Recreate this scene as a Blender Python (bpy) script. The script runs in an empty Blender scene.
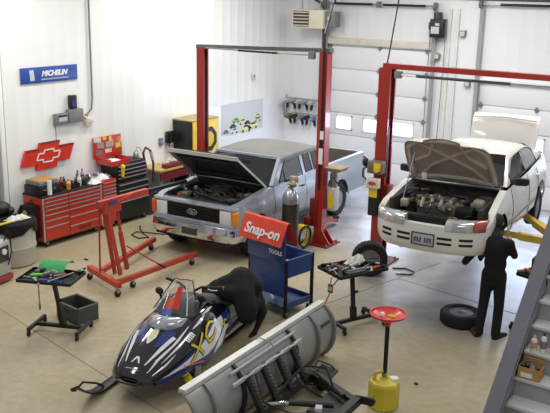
import bpy, bmesh, math, random
from mathutils import Vector as V, Matrix as Mx
random.seed(7)
PI = math.pi
SC = bpy.context.scene
COL = SC.collection

# ---------------------------------------------------------------- materials
def lin(c):
    out = []
    for v in c[:3]:
        v = v / 255.0
        out.append(v / 12.92 if v <= .04045 else ((v + .055) / 1.055) ** 2.4)
    return out
MATS = {}
def pm(name, col, rough=.5, metal=0., var=.08, vs=6., bump=0., coat=0., spec=.5, emit=0., alpha=1., col2=None, stretch=None):
    """procedural principled material: colour mottled by noise in object space"""
    if name in MATS: return MATS[name]
    m = bpy.data.materials.new(name); m.use_nodes = True
    nt = m.node_tree; n = nt.nodes; L = nt.links
    b = n['Principled BSDF']
    c = lin(col)
    tc = n.new('ShaderNodeTexCoord'); nz = n.new('ShaderNodeTexNoise')
    nz.inputs['Scale'].default_value = vs; nz.inputs['Detail'].default_value = 4
    if stretch:
        mp = n.new('ShaderNodeMapping'); mp.inputs['Scale'].default_value = stretch
        L.new(tc.outputs['Object'], mp.inputs['Vector']); L.new(mp.outputs['Vector'], nz.inputs['Vector'])
    else:
        L.new(tc.outputs['Object'], nz.inputs['Vector'])
    rp = n.new('ShaderNodeValToRGB')
    e = rp.color_ramp.elements
    e[0].position = .3; e[1].position = .7
    e[0].color = [max(0, x * (1 - var)) for x in c] + [1]
    c2 = lin(col2) if col2 else [min(1, x * (1 + var)) for x in c]
    e[1].color = c2 + [1]
    L.new(nz.outputs['Fac'], rp.inputs['Fac']); L.new(rp.outputs['Color'], b.inputs['Base Color'])
    b.inputs['Roughness'].default_value = rough; b.inputs['Metallic'].default_value = metal
    b.inputs['Specular IOR Level'].default_value = spec
    b.inputs['Coat Weight'].default_value = coat; b.inputs['Coat Roughness'].default_value = .06
    if alpha < 1: b.inputs['Alpha'].default_value = alpha
    if emit:
        L.new(rp.outputs['Color'], b.inputs['Emission Color']); b.inputs['Emission Strength'].default_value = emit
    if bump:
        bp = n.new('ShaderNodeBump'); bp.inputs['Strength'].default_value = bump; bp.inputs['Distance'].default_value = .01
        L.new(nz.outputs['Fac'], bp.inputs['Height']); L.new(bp.outputs['Normal'], b.inputs['Normal'])
    MATS[name] = m
    return m

# ---------------------------------------------------------------- mesh builder
class MB:
    def __init__(s): s.b = bmesh.new(); s.mi = 0
    def _f(s, vs):
        try:
            f = s.b.faces.new(vs); f.material_index = s.mi; return f
        except ValueError: return None
    def box(s, c, d, rz=0, rx=0, ry=0, bev=0):
        M = Mx.Translation(V(c)) @ Mx.Rotation(rz, 4, 'Z') @ Mx.Rotation(ry, 4, 'Y') @ Mx.Rotation(rx, 4, 'X')
        vs = [s.b.verts.new(M @ V((sx * d[0] / 2, sy * d[1] / 2, sz * d[2] / 2))) for sz in (-1, 1) for sy in (-1, 1) for sx in (-1, 1)]
        fs = [s._f([vs[i] for i in q]) for q in ((0, 2, 3, 1), (4, 5, 7, 6), (0, 1, 5, 4), (2, 6, 7, 3), (0, 4, 6, 2), (1, 3, 7, 5))]
        if bev:
            es = list({e for f in fs for e in f.edges})
            r = bmesh.ops.bevel(s.b, geom=es, offset=bev, segments=2, profile=.5, affect='EDGES', clamp_overlap=True)
            for f in r['faces']: f.material_index = s.mi
        return s
    def bar(s, p, q, w, h=None, up=(0, 0, 1)):
        """rectangular bar from p to q"""
        p, q = V(p), V(q); h = h or w
        d = (q - p).normalized(); u = V(up)
        if abs(d.dot(u)) > .98: u = V((0, 1, 0))
        x = d.cross(u).normalized(); u = x.cross(d).normalized()
        R0 = [s.b.verts.new(p + x * a * w / 2 + u * b_ * h / 2) for a, b_ in ((-1, -1), (1, -1), (1, 1), (-1, 1))]
        R1 = [s.b.verts.new(q + x * a * w / 2 + u * b_ * h / 2) for a, b_ in ((-1, -1), (1, -1), (1, 1), (-1, 1))]
        for i in range(4): s._f([R0[i], R0[(i + 1) % 4], R1[(i + 1) % 4], R1[i]])
        s._f(R0[::-1]); s._f(R1); return s
    def tube(s, pts, r, n=8, cap=True):
        pts = [V(p) for p in pts]; rr = r if isinstance(r, (list, tuple)) else [r] * len(pts)
        rings = []; prev = None
        for i, p in enumerate(pts):
            d = (pts[min(i + 1, len(pts) - 1)] - pts[max(i - 1, 0)]).normalized()
            if prev is None:
                u = V((0, 0, 1)) if abs(d.z) < .9 else V((1, 0, 0))
            else: u = prev
            x = d.cross(u).normalized(); u = x.cross(d).normalized(); prev = u
            rings.append([s.b.verts.new(p + (x * math.cos(2 * PI * k / n) + u * math.sin(2 * PI * k / n)) * rr[i]) for k in range(n)])
        for a, b_ in zip(rings, rings[1:]):
            for k in range(n): s._f([a[k], a[(k + 1) % n], b_[(k + 1) % n], b_[k]])
        if cap: s._f(rings[0][::-1]); s._f(rings[-1])
        return s
    def cyl(s, p, q, r, r2=None, n=16):
        return s.tube([p, q], [r, r if r2 is None else r2], n)
    def lathe(s, prof, c=(0, 0, 0), ax='Z', n=24):
        """prof: (radius, height) pairs"""
        rings = []
        for r, h in prof:
            ring = []
            for k in range(n):
                a = 2 * PI * k / n; x, y = r * math.cos(a), r * math.sin(a)
                p = {'Z': (x, y, h), 'X': (h, x, y), 'Y': (x, h, y)}[ax]
                ring.append(s.b.verts.new(V(p) + V(c)))
            rings.append(ring)
        for a, b_ in zip(rings, rings[1:]):
            for k in range(n): s._f([a[k], a[(k + 1) % n], b_[(k + 1) % n], b_[k]])
        if prof[0][0] > 1e-5: s._f(rings[0][::-1])
        if prof[-1][0] > 1e-5: s._f(rings[-1])
        return s
    def ball(s, c, r, sc=(1, 1, 1), n=12, rz=0, rx=0):
        M = Mx.Translation(V(c)) @ Mx.Rotation(rz, 4, 'Z') @ Mx.Rotation(rx, 4, 'X') @ Mx.Diagonal((r * sc[0], r * sc[1], r * sc[2], 1))
        k = bmesh.ops.create_uvsphere(s.b, u_segments=n, v_segments=max(6, n * 2 // 3), radius=1, matrix=M)
        for v in k['verts']:
            for f in v.link_faces: f.material_index = s.mi
        return s
    def prism(s, poly, ax, lo, hi):
        """extrude 2-D polygon; ax is the extrusion axis"""
        def P(a, b_, h): return {'X': (h, a, b_), 'Y': (a, h, b_), 'Z': (a, b_, h)}[ax]
        A = [s.b.verts.new(P(a, b_, lo)) for a, b_ in poly]; B = [s.b.verts.new(P(a, b_, hi)) for a, b_ in poly]
        n = len(poly)
        for i in range(n): s._f([A[i], A[(i + 1) % n], B[(i + 1) % n], B[i]])
        s._f(A[::-1]); s._f(B); return s
    def loft(s, rings, closed=True, cap=True):
        R_ = [[s.b.verts.new(V(p)) for p in r] for r in rings]
        for a, b_ in zip(R_, R_[1:]):
            m = len(a)
            for k in range(m if closed else m - 1): s._f([a[k], a[(k + 1) % m], b_[(k + 1) % m], b_[k]])
        if cap and closed: s._f(R_[0][::-1]); s._f(R_[-1])
        return s
    def quad(s, *ps): s._f([s.b.verts.new(V(p)) for p in ps]); return s
    def slab(s, ps, t):
        """polygon ps thickened by vector t"""
        A = [s.b.verts.new(V(p)) for p in ps]; B = [s.b.verts.new(V(p) + V(t)) for p in ps]; n = len(ps)
        for i in range(n): s._f([A[i], A[(i + 1) % n], B[(i + 1) % n], B[i]])
        s._f(A[::-1]); s._f(B); return s
    def build(s, name, mat, parent=None, ang=35, loc=None, rz=0, fix=True):
        if fix: bmesh.ops.recalc_face_normals(s.b, faces=s.b.faces)
        me = bpy.data.meshes.new(name); s.b.to_mesh(me); s.b.free()
        for m in (mat if isinstance(mat, (list, tuple)) else [mat]): me.materials.append(m)
        if ang:
            me.polygons.foreach_set('use_smooth', [True] * len(me.polygons)); me.set_sharp_from_angle(angle=math.radians(ang))
        o = bpy.data.objects.new(name, me); COL.objects.link(o)
        if parent: o.parent = parent
        if loc: o.location = loc
        if rz: o.rotation_euler.z = rz
        return o

def thing(name, label, cat, loc=(0, 0, 0), rz=0, group=None, sc=1):
    o = bpy.data.objects.new(name, None); COL.objects.link(o); o.empty_display_size = .1
    o.location = loc; o.rotation_euler = (0, 0, rz); o.scale = (sc, sc, sc)
    return tag(o, label, cat, group)
def tag(o, label=None, cat=None, group=None, kind=None):
    if label: o['label'] = label
    if cat: o['category'] = cat
    if group: o['group'] = group
    if kind: o['kind'] = kind
    return o
def struct(name, mb, m, ang=35):
    return tag(mb.build(name, m, None, ang), kind='structure')
def dup(root, loc=None, rot=None, label=None, group=None):
    def cp(o, par):
        c = o.copy(); COL.objects.link(c)
        if par: c.parent = par
        for ch in list(o.children): cp(ch, c)
        return c
    r = cp(root, None)
    if loc: r.location = loc
    if rot is not None: r.rotation_euler = rot if isinstance(rot, tuple) else (0, 0, rot)
    if label: r['label'] = label
    if group: r['group'] = group
    return r
def text(name, body, size, mat, parent, loc, rot, shear=0, ext=.002, off=0, sx=1):
    cu = bpy.data.curves.new(name, 'FONT'); cu.body = body; cu.size = size; cu.extrude = ext; cu.shear = shear; cu.offset = off
    cu.align_x = 'CENTER'; cu.align_y = 'CENTER'; cu.resolution_u = 3
    t = bpy.data.objects.new(name, cu); COL.objects.link(t)
    dg = bpy.context.evaluated_depsgraph_get(); dg.update()
    me = bpy.data.meshes.new_from_object(t.evaluated_get(dg)); bpy.data.objects.remove(t); bpy.data.curves.remove(cu)
    me.name = name; me.materials.clear(); me.materials.append(mat)
    o = bpy.data.objects.new(name, me); COL.objects.link(o)
    if parent: o.parent = parent
    o.location = loc; o.rotation_euler = rot; o.scale.x = sx
    return o

# ---------------------------------------------------------------- palette
white_wall = pm('white_steel_panel', (238, 238, 234), .45, var=.02, vs=2)
door_white = pm('white_door_panel', (226, 227, 229), .4, var=.02, vs=2)
trim_grey = pm('grey_trim', (150, 152, 152), .5)
trim_beige = pm('beige_header', (205, 200, 188), .6)
red_paint = pm('lift_red', (160, 36, 28), .38, var=.12, vs=3, coat=.3)
red_dark = pm('dark_red', (110, 20, 20), .5, var=.2)
red_chest = pm('chest_red', (188, 46, 30), .3, var=.06, coat=.4)
red_hoist = pm('hoist_red', (184, 62, 42), .42, var=.12, vs=5)
black_plastic = pm('black_plastic', (24, 24, 25), .45, var=.25, vs=12)
black_metal = pm('black_metal', (30, 30, 32), .4, metal=.3, var=.2)
black_cloth = pm('black_cloth', (11, 12, 14), .9, var=.35, vs=9, bump=.4)
rubber = pm('rubber', (26, 26, 27), .75, var=.2, vs=20)
dark_grey = pm('dark_grey', (62, 62, 62), .55, var=.18)
mid_grey = pm('mid_grey', (122, 122, 120), .5, var=.12)
light_grey = pm('light_grey', (186, 186, 184), .5, var=.06)
steel = pm('steel', (165, 166, 168), .32, metal=.85, var=.1)
chrome = pm('chrome', (215, 216, 220), .1, metal=1., var=.04)
alu = pm('drawer_trim', (205, 205, 205), .3, metal=.6, var=.05)
white_plastic = pm('white_plastic', (232, 232, 230), .4, var=.03)
yellow = pm('yellow_paint', (226, 196, 36), .45, var=.1)
yellow_dull = pm('yellow_arm', (205, 172, 62), .5, var=.15, vs=4)
blue_paint = pm('cart_blue', (38, 66, 124), .4, var=.1, coat=.3)
orange_red = pm('banner_red', (228, 70, 46), .6, var=.06)
tan = pm('cardboard', (186, 140, 84), .8, var=.1, vs=15)
wood = pm('wood_top', (190, 160, 96), .6, var=.15, vs=3, stretch=(1, 12, 1))
green_cloth = pm('green_cloth', (64, 160, 96), .85, var=.1, vs=20)
blue_plastic = pm('blue_plastic', (40, 80, 170), .4, var=.1)
glass_dark = pm('opaque_dark_glass', (28, 33, 34), .06, var=.3, vs=1.5, coat=.6)  # opaque panes, the dark cabin behind is put into their colour
skin_m = pm('skin', (196, 148, 120), .55, var=.06)
# ---------------------------------------------------------------- camera
CAMH = 4.8
yaw, pit, rol = (math.radians(a) for a in (34.588, 15.082, 1.152))
fw = V((-math.sin(yaw) * math.cos(pit), math.cos(yaw) * math.cos(pit), -math.sin(pit)))
r0 = V((math.cos(yaw), math.sin(yaw), 0)); u0 = r0.cross(fw)
cr = r0 * math.cos(rol) + u0 * math.sin(rol); cu_ = -r0 * math.sin(rol) + u0 * math.cos(rol)
cam = bpy.data.cameras.new('camera'); cam.sensor_width = 36; cam.lens = 814 / 550 * 36; cam.clip_end = 200
co = bpy.data.objects.new('camera', cam); COL.objects.link(co)
co.matrix_world = Mx(((cr.x, cu_.x, -fw.x, 0), (cr.y, cu_.y, -fw.y, 0), (cr.z, cu_.z, -fw.z, CAMH), (0, 0, 0, 1)))
SC.camera = co

# ---------------------------------------------------------------- light
SC.view_settings.view_transform = 'Standard'
SC.view_settings.look = 'None'
SC.view_settings.exposure = 0
w = bpy.data.worlds.new('world'); SC.world = w; w.use_nodes = True
w.node_tree.nodes['Background'].inputs['Color'].default_value = (.93, .96, 1., 1)
w.node_tree.nodes['Background'].inputs['Strength'].default_value = .36
def area(name, loc, rot, sx, sy, power, col=(1, 1, 1)):
    l = bpy.data.lights.new(name, 'AREA'); l.shape = 'RECTANGLE'; l.size = sx; l.size_y = sy; l.energy = power; l.color = col
    o = bpy.data.objects.new(name, l); COL.objects.link(o); o.location = loc; o.rotation_euler = rot; return o
for x, y, p in ((-10.6, 8.5, 150), (-10.6, 13.5, 190), (-7.2, 15.2, 170), (-4.2, 14.6, 170), (-7.2, 10.4, 80), (-3.0, 10.5, 70), (-8.5, 4.0, 90), (-1.6, 6.0, 80)):  # last two are added fills, brightening the front floor and the stairs
    area('strip_or_fill_light', (x, y, 5.5), (0, 0, 0), .5, 2.4, p * .74, (1, .985, .95))
for x, p in ((-9.6, 42), (-5.0, 80)):
    area('door_window_daylight', (x, 17.9, 1.55), (math.radians(-78), 0, 0), 2.6, .4, p, (.62, .74, 1.))

# ---------------------------------------------------------------- room
WX, BY = -12.3, 18.2
def floor_mat():
    m = bpy.data.materials.new('sealed_concrete'); m.use_nodes = True
    nt = m.node_tree; n = nt.nodes; L = nt.links; b = n['Principled BSDF']
    tc = n.new('ShaderNodeTexCoord')
    def noise(s, d=5, dist=0):
        z = n.new('ShaderNodeTexNoise'); z.inputs['Scale'].default_value = s; z.inputs['Detail'].default_value = d; z.inputs['Distortion'].default_value = dist
        L.new(tc.outputs['Object'], z.inputs['Vector']); return z.outputs['Fac']
    def ramp(src, a, ca, z, cz):
        r = n.new('ShaderNodeValToRGB'); r.color_ramp.elements[0].position = a; r.color_ramp.elements[1].position = z
        r.color_ramp.elements[0].color = (*lin(ca), 1); r.color_ramp.elements[1].color = (*lin(cz), 1)
        L.new(src, r.inputs['Fac']); return r.outputs['Color']
    def mix(f, a, c, mode='MIX', k=None):
        x = n.new('ShaderNodeMix'); x.data_type = 'RGBA'; x.blend_type = mode
        if k is None: L.new(f, x.inputs['Factor'])
        else: x.inputs['Factor'].default_value = k
        L.new(a, x.inputs['A'])
        if isinstance(c, tuple): x.inputs['B'].default_value = (*lin(c), 1)
        else: L.new(c, x.inputs['B'])
        return x.outputs['Result']
    base = ramp(noise(1.1), .3, (176, 163, 131), .7, (190, 178, 148))
    fine = ramp(noise(9), .35, (225, 225, 225), .65, (255, 255, 255))
    base = mix(None, base, fine, 'MULTIPLY', .6)
    # window daylight painted into the floor colour, greyer and colder towards the overhead doors
    sep = n.new('ShaderNodeSeparateXYZ'); L.new(tc.outputs['Object'], sep.inputs[0])
    def mr(src, a, z):
        k = n.new('ShaderNodeMapRange'); k.inputs['From Min'].default_value = a; k.inputs['From Max'].default_value = z; k.interpolation_type = 'SMOOTHSTEP'
        L.new(src, k.inputs['Value']); return k.outputs['Result']
    fx = mr(sep.outputs['X'], -7.6, -4.6); fy = mr(sep.outputs['Y'], 9.6, 11.8)
    mul = n.new('ShaderNodeMath'); mul.operation = 'MULTIPLY'; L.new(fx, mul.inputs[0]); L.new(fy, mul.inputs[1])
    far = mr(sep.outputs['Y'], 11.5, 14.5)
    mx = n.new('ShaderNodeMath'); mx.operation = 'MAXIMUM'; L.new(mul.outputs[0], mx.inputs[0]); L.new(far, mx.inputs[1])
    door_daylight = ramp(noise(1.6, 6, .6), .35, (146, 147, 152), .65, (178, 180, 188))
    base = mix(mx.outputs[0], base, door_daylight)
    # oil and tyre stains
    st = n.new('ShaderNodeValToRGB'); st.color_ramp.elements[0].position = .62; st.color_ramp.elements[1].position = .78
    L.new(noise(.9, 7, 1.2), st.inputs['Fac'])
    sm = n.new('ShaderNodeMath'); sm.operation = 'MULTIPLY'; sm.inputs[1].default_value = .3; L.new(st.outputs['Color'], sm.inputs[0])
    base = mix(sm.outputs[0], base, (96, 90, 84))
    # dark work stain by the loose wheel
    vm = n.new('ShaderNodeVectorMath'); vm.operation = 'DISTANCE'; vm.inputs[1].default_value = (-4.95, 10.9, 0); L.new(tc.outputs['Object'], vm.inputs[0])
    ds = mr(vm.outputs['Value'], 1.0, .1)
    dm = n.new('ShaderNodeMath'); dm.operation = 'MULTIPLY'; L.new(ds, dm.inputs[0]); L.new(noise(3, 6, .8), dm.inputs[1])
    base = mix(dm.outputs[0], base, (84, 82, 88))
    L.new(base, b.inputs['Base Color'])
    b.inputs['Roughness'].default_value = .3; b.inputs['Specular IOR Level'].default_value = .4
    bp = n.new('ShaderNodeBump'); bp.inputs['Strength'].default_value = .08; bp.inputs['Distance'].default_value = .01
    L.new(noise(26), bp.inputs['Height']); L.new(bp.outputs['Normal'], b.inputs['Normal'])
    return m
m = MB(); m.box((-4, 7, -.05), (22, 28, .1)); struct('floor', m, floor_mat(), 0)
# saw-cut joints
jm = pm('joint_line', (138, 124, 98), .8)
def joint(a, b): 
    m = MB(); m.bar((*a, .0015), (*b, .0015), .012, .003); return m
m = joint((-10.9, 7.32), (-5.2, 6.15)); struct('trim_1', m, jm, 0)
m = joint((-6.35, 9.2), (-5.5, 13.3)); struct('trim_2', m, jm, 0)
m = joint((-5.75, 12.1), (-3.4, 11.75)); struct('trim_3', m, jm, 0)

def ribbed(m, a, b, z0, z1, nrm, step=.3, d=.003):
    """ribbed steel cladding between points a and b on the ground"""
    a, b = V((*a, 0)), V((*b, 0)); Lh = (b - a).length; t = (b - a) / Lh; nv = V((*nrm, 0))
    prof = []; s = 0
    while s < Lh:
        for ds, h in ((0, 0), (step - .05, 0), (step - .035, d), (step - .015, d)):
            if s + ds <= Lh: prof.append((s + ds, h))
        s += step
    prof.append((Lh, 0))
    A = [m.b.verts.new(a + t * q + nv * h + V((0, 0, z0))) for q, h in prof]; B = [m.b.verts.new(a + t * q + nv * h + V((0, 0, z1))) for q, h in prof]
    for i in range(len(prof) - 1): m._f([A[i], A[i + 1], B[i + 1], B[i]])
m = MB(); ribbed(m, (WX, 9.2), (WX, BY), 0, 5.6, (1, 0)); m.box((WX - .08, (9.2 + BY) / 2, 2.8), (.15, BY - 9.2, 5.6)); struct('wall_left', m, white_wall, 20)
# the wall steps back to a side room on the far left
m = MB(); m.box((WX - .06, 9.13, 2.8), (.14, .1, 5.6), bev=.01); struct('trim_4', m, pm('white_corner_trim', (244, 244, 242), .4, var=.01), 30)
m = MB(); m.box((WX - .1, 3.5, 4.2), (.15, 11.2, 2.8)); m.box((WX - 1.6, 4.5, 1.4), (.1, 9.4, 2.8)); m.box((WX - .85, 9.2, 1.4), (1.5, .1, 2.8)); struct('wall_side_room', m, pm('side_room_wall', (196, 198, 200), .6, var=.03), 20)
# back wall around two overhead doors
D1, D2, D1H, D2H = (-11.0, -8.12), (-6.92, -2.6), 3.45, 2.78
m = MB()
ribbed(m, (WX, BY), (D1[0], BY), 0, 5.6, (0, -1)); ribbed(m, (D1[1], BY), (D2[0], BY), 0, 5.6, (0, -1), .4)
ribbed(m, (D1[0], BY), (D1[1], BY), D1H + .08, 5.6, (0, -1)); ribbed(m, (D2[0], BY), (6, BY), D2H + .06, 5.6, (0, -1)); ribbed(m, (D2[1], BY), (6, BY), 0, D2H + .06, (0, -1))
m.box((-3, BY + .2, 2.8), (19, .1, 5.6)); struct('wall_back', m, pm('white_back_panel', (224, 225, 226), .45, var=.02, vs=2), 20)
m = MB(); m.box((WX + .005, 16.45, .98), (.014, 3.5, 1.96)); m.box(((WX + D1[0]) / 2, BY - .012, .95), (D1[0] - WX, .012, 1.9)); struct('trim_5', m, pm('washable_board', (240, 241, 243), .35, var=.01), 0)
# overhead doors
glow = pm('daylit_pane', (238, 243, 255), .3, var=.01, emit=1.25)
def garage(n, x0, x1, h, rows, win, wins):
    m = MB()
    ph = .565
    z = 0; k = 0
    while z < h - .05:
        z1 = min(h, z + ph)
        m.box(((x0 + x1) / 2, BY + .05, (z + z1) / 2), (x1 - x0, .05, z1 - z - .014), bev=.006)
        z += ph
    m.box(((x0 + x1) / 2, BY + .075, h / 2), (x1 - x0, .02, h))
    d = tag(m.build('door_%d' % n, door_white, None, 30), kind='structure')
    for xa, xb in wins:
        f = MB(); zc = 1.45
        for (cx, cz, sx, sz) in (((xa + xb) / 2, zc + .17, xb - xa + .06, .03), ((xa + xb) / 2, zc - .17, xb - xa + .06, .03), (xa - .015, zc, .03, .37), (xb + .015, zc, .03, .37)):
            f.box((cx, BY + .015, cz), (sx, .03, sz))
        fo = f.build('window_frame', white_plastic, d, 0)
        p = MB(); p.box(((xa + xb) / 2, BY + .02, zc), (xb - xa, .01, .31)); p.build('pane', glow, fo, 0)
    # roller hinges along the panel joints
    for k in range(1, int(h / ph) + 1):
        for xh in ([x0 + .08, (x0 + x1) / 2 + .05, x1 - .12] if n == 1 else [x0 + .1, x0 + 1.4]):
            q = MB(); q.box((xh, BY + .015, k * ph), (.05, .04, .12)); q.cyl((xh - .05, BY + .0, k * ph), (xh + .05, BY + .0, k * ph), .018, n=8)
            q.build('hinge', mid_grey, d, 30)
    return d
garage(1, D1[0], D1[1], D1H, 6, 1, [(-10.66, -10.24), (-9.86, -9.44), (-9.0, -8.5)])
garage(2, D2[0], D2[1], D2H, 5, 1, [(-6.5, -6.1), (-5.75, -5.3), (-4.95, -4.5), (-4.0, -3.55)])
m = MB(); m.box(((D1[0] + D1[1]) / 2, BY - .03, D1H + .07), (D1[1] - D1[0], .06, .17), bev=.01); struct('trim_6', m, trim_beige)
m = MB(); m.box(((D2[0] + D2[1]) / 2, BY - .03, D2H + .05), (D2[1] - D2[0], .06, .1), bev=.01); struct('trim_7', m, door_white)
# vertical tracks beside the doors
for i, (x, z1, mt) in enumerate(((D1[0] - .04, 4.5, trim_grey), (D1[1] + .05, 4.5, trim_grey), (D2[0] - .03, 4.6, trim_grey))):
    m = MB(); m.box((x, BY - .04, z1 / 2), (.07, .08, z1)); m.box((x + .05, BY - .09, z1 / 2), (.03, .03, z1))
    struct('trim_%d' % (8 + i), m, mt, 0)
m = MB(); m.box((-7.72, BY - .03, 2.2), (.1, .05, 4.4)); m.box((-7.5, BY - .03, 2.2), (.05, .04, 4.4)); struct('trim_11', m, pm('pale_trim', (214, 214, 208), .5), 0)
# horizontal door tracks and torsion shafts above the doors
m = MB(); m.box((-4, BY + .02, 4.68), (16.6, .1, .16)); struct('trim_12', m, dark_grey, 0)
def shaft(x0, x1, z, lab, pz_):
    t = thing('torsion_shaft', lab, 'door spring', (x0, BY - .14, z))
    m = MB(); m.cyl((0, 0, 0), (x1 - x0, 0, 0), .018, n=10); m.build('shaft', steel, t)
    for a, b_ in pz_:
        m = MB(); m.cyl((a, 0, 0), (b_, 0, 0), .03, n=14); m.build('spring', black_metal, t)
    for a in (.05, x1 - x0 - .05):
        m = MB(); m.lathe([(.03, -.03), (.09, -.03), (.09, -.02), (.07, 0), (.09, .02), (.09, .03), (.03, .03)], (a, 0, 0), 'X', 18); m.build('cable_drum', mid_grey, t)
    m = MB(); m.box(((x1 - x0) / 2, .05, 0), (.06, .16, .14)); m.build('bracket', mid_grey, t)
shaft(-11.1, -8.0, 4.44, 'steel torsion shaft with springs above the overhead door behind the pickup', ((.35, 1.4), (1.7, 2.8)))
shaft(-7.0, -2.5, 4.52, 'steel torsion shaft with springs above the overhead door behind the white car', ((.5, 2.0), (2.4, 4.0)))
# ---------------------------------------------------------------- pickup truck
silver = pm('silver_blue_paint', (158, 164, 173), .34, metal=.25, var=.05, vs=1.5, coat=.4)
silver_dull = pm('dusty_silver', (176, 174, 168), .6, var=.08, vs=2)
roof_dirt = pm('dusty_roof', (128, 127, 125), .7, var=.08, vs=2.5)
insul = pm('hood_insulation', (38, 40, 36), .9, var=.35, vs=5, bump=.6)
lens = pm('headlight_lens', (214, 216, 214), .12, var=.08, vs=14, coat=.6)
amber = pm('amber_lens', (232, 140, 30), .2, var=.12, vs=14, coat=.5)
rim_m = pm('steel_rim', (150, 152, 156), .38, metal=.6, var=.1)
bed_m = pm('bed_liner', (92, 86, 76), .7, var=.25, vs=4)
under_m = pm('underbody', (28, 27, 26), .9, var=.3)
def lerp(a, b, t): return a + (b - a) * t
def interp(tab, x):
    if x <= tab[0][0]: return tab[0][1]
    for (a, va), (b, vb) in zip(tab, tab[1:]):
        if x <= b: return lerp(va, vb, (x - a) / (b - a))
    return tab[-1][1]
def frange(a, b, n): return [a + (b - a) * i / n for i in range(n + 1)]
def tyre(parent, c, r, w, rr, sx, rim_mat, hub='steel', name='wheel'):
    """wheel with axis along X; sx: outward side"""
    m = MB()
    m.lathe([(rr - .01, -w * .42), (rr + .02, -w * .5), (r * .93, -w * .5), (r, -w * .36), (r, w * .36), (r * .93, w * .5), (rr + .02, w * .5), (rr - .01, w * .42), (rr - .01, -w * .42)], (0, 0, 0), 'X', 36)
    for k in range(30):
        a = 2 * PI * k / 30
        m.box((0, math.cos(a) * r, math.sin(a) * r), (w * .74, .012, .02), rx=a)
    t = m.build('tire' if name else 'tire', rubber, parent, 40); t.location = c
    m = MB(); s = sx
    m.lathe([(rr, w * .40 * s), (rr - .02, w * .42 * s), (rr - .03, w * .3 * s), (rr * .8, w * .18 * s), (rr * .62, w * .26 * s), (rr * .4, w * .30 * s), (rr * .36, w * .42 * s), (rr * .28, w * .46 * s), (.0001, w * .46 * s)], (0, 0, 0), 'X', 32)
    m.lathe([(rr, -w * .42), (rr - .02, -w * .42), (rr - .03, 0), (.05, 0)], (0, 0, 0), 'X', 24)
    d = m.build('rim', rim_mat, t, 40)
    m = MB()
    for k in range(8):
        a = 2 * PI * k / 8; m.cyl((w * .20 * s, math.cos(a) * rr * .7, math.sin(a) * rr * .7), (w * .245 * s, math.cos(a) * rr * .7, math.sin(a) * rr * .7), rr * .09, n=10)
    m.build('vent_hole', black_plastic, d, 30)
    m = MB()
    for k in range(5):
        a = 2 * PI * k / 5; m.cyl((w * .26 * s, math.cos(a) * rr * .45, math.sin(a) * rr * .45), (w * .38 * s, math.cos(a) * rr * .45, math.sin(a) * rr * .45), rr * .06, n=6)
    m.build('lug_nut', steel, d, 30)
    return t

TR = thing('pickup_truck', 'silver extended-cab pickup truck with its hood up', 'truck', (-9.3, 11.53, 0), .0744, sc=.96)
AZ, AR = .37, .47; AX = (0., 3.53)
def zlow(y, a=AX, r=AR, zc=AZ, sill=.42):
    z = sill
    for yc in a:
        d = abs(y - yc)
        if d < r: z = max(z, zc + math.sqrt(r * r - d * d))
    return z
def tk_top(y): return interp([(-.74, 1.06), (-.6, 1.11), (.0, 1.17), (.6, 1.23), (2.72, 1.235), (2.73, 1.25), (4.85, 1.25)], y)
def tk_x(z, y):
    x = interp([(.40, .93), (.55, .965), (.78, .995), (.86, 1.0), (1.0, .985), (1.02, .965), (1.12, .95), (1.26, .925)], z)
    if y < -.45: x -= .09 * ((-.45 - y) / .3) ** 2
    return x
def side_grid(ys, side, zl, zt, xf, nz=9):
    m = MB(); cols = []
    for y in ys:
        a, b = zl(y), zt(y)
        cols.append([m.b.verts.new((side * xf(lerp(a, b, i / nz), y), y, lerp(a, b, i / nz))) for i in range(nz + 1)])
    for A, B in zip(cols, cols[1:]):
        for i in range(nz): m._f([A[i], B[i], B[i + 1], A[i + 1]])
    return m, cols
def lip(m, cols, side, inw):
    """turn the top edge inwards by inw"""
    pv = None
    for c in cols:
        t = c[-1]; n = m.b.verts.new((t.co.x - side * inw, t.co.y, t.co.z + .006)); d = m.b.verts.new((t.co.x - side * inw, t.co.y, t.co.z - .12))
        if pv: m._f([pv[0], t, n, pv[1]]); m._f([pv[1], n, d, pv[2]])
        pv = (t, n, d)
ysA = [-.74, -.68, -.6, -.53] + frange(-.47, .47, 20) + [.6]
for s in (-1, 1):
    m, c = side_grid(ysA, s, zlow, tk_top, tk_x); lip(m, c, s, .14)
    f = m.build('front_fender', silver, TR, 28)
    m = MB()
    for yc in (0,):
        m.tube([(s * .97, yc + math.cos(a) * .475, AZ + math.sin(a) * .475) for a in frange(.05, PI - .05, 16)], .018, 6)
    m.build('wheel_lip', chrome if 0 else silver_dull, f)
    m, c = side_grid(frange(.615, 1.9, 6), s, zlow, tk_top, tk_x)
    d = m.build('door', silver, TR, 28)
    q = MB(); q.box((s * 1.0, 1.72, 1.06), (.03, .14, .035), bev=.008); q.build('door_handle', black_plastic, d)
    m, c = side_grid(frange(1.915, 2.72, 4), s, zlow, tk_top, tk_x); m.build('cab_side', silver, TR, 28)
    m, c = side_grid([2.745, 2.9] + frange(3.06, 4.0, 20) + [4.2, 4.5, 4.8, 4.85], s, zlow, tk_top, tk_x); lip(m, c, s, .09)
    f = m.build('bed_side', silver, TR, 28)
    m = MB(); m.tube([(s * .97, 3.53 + math.cos(a) * .475, AZ + math.sin(a) * .475) for a in frange(.05, PI - .05, 16)], .018, 6); m.build('wheel_lip', silver_dull, f)
    m = MB(); m.box((s * .95, 4.84, 1.0), (.09, .06, .32), bev=.01); m.build('tail_lamp', pm('red_lens', (170, 24, 24), .2, coat=.5), f)
    # rocker / trim strip
    m = MB(); m.bar((s * .955, .5, .45), (s * .955, 3.05, .45), .06, .1); m.build('rocker_panel', dark_grey, TR)
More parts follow.
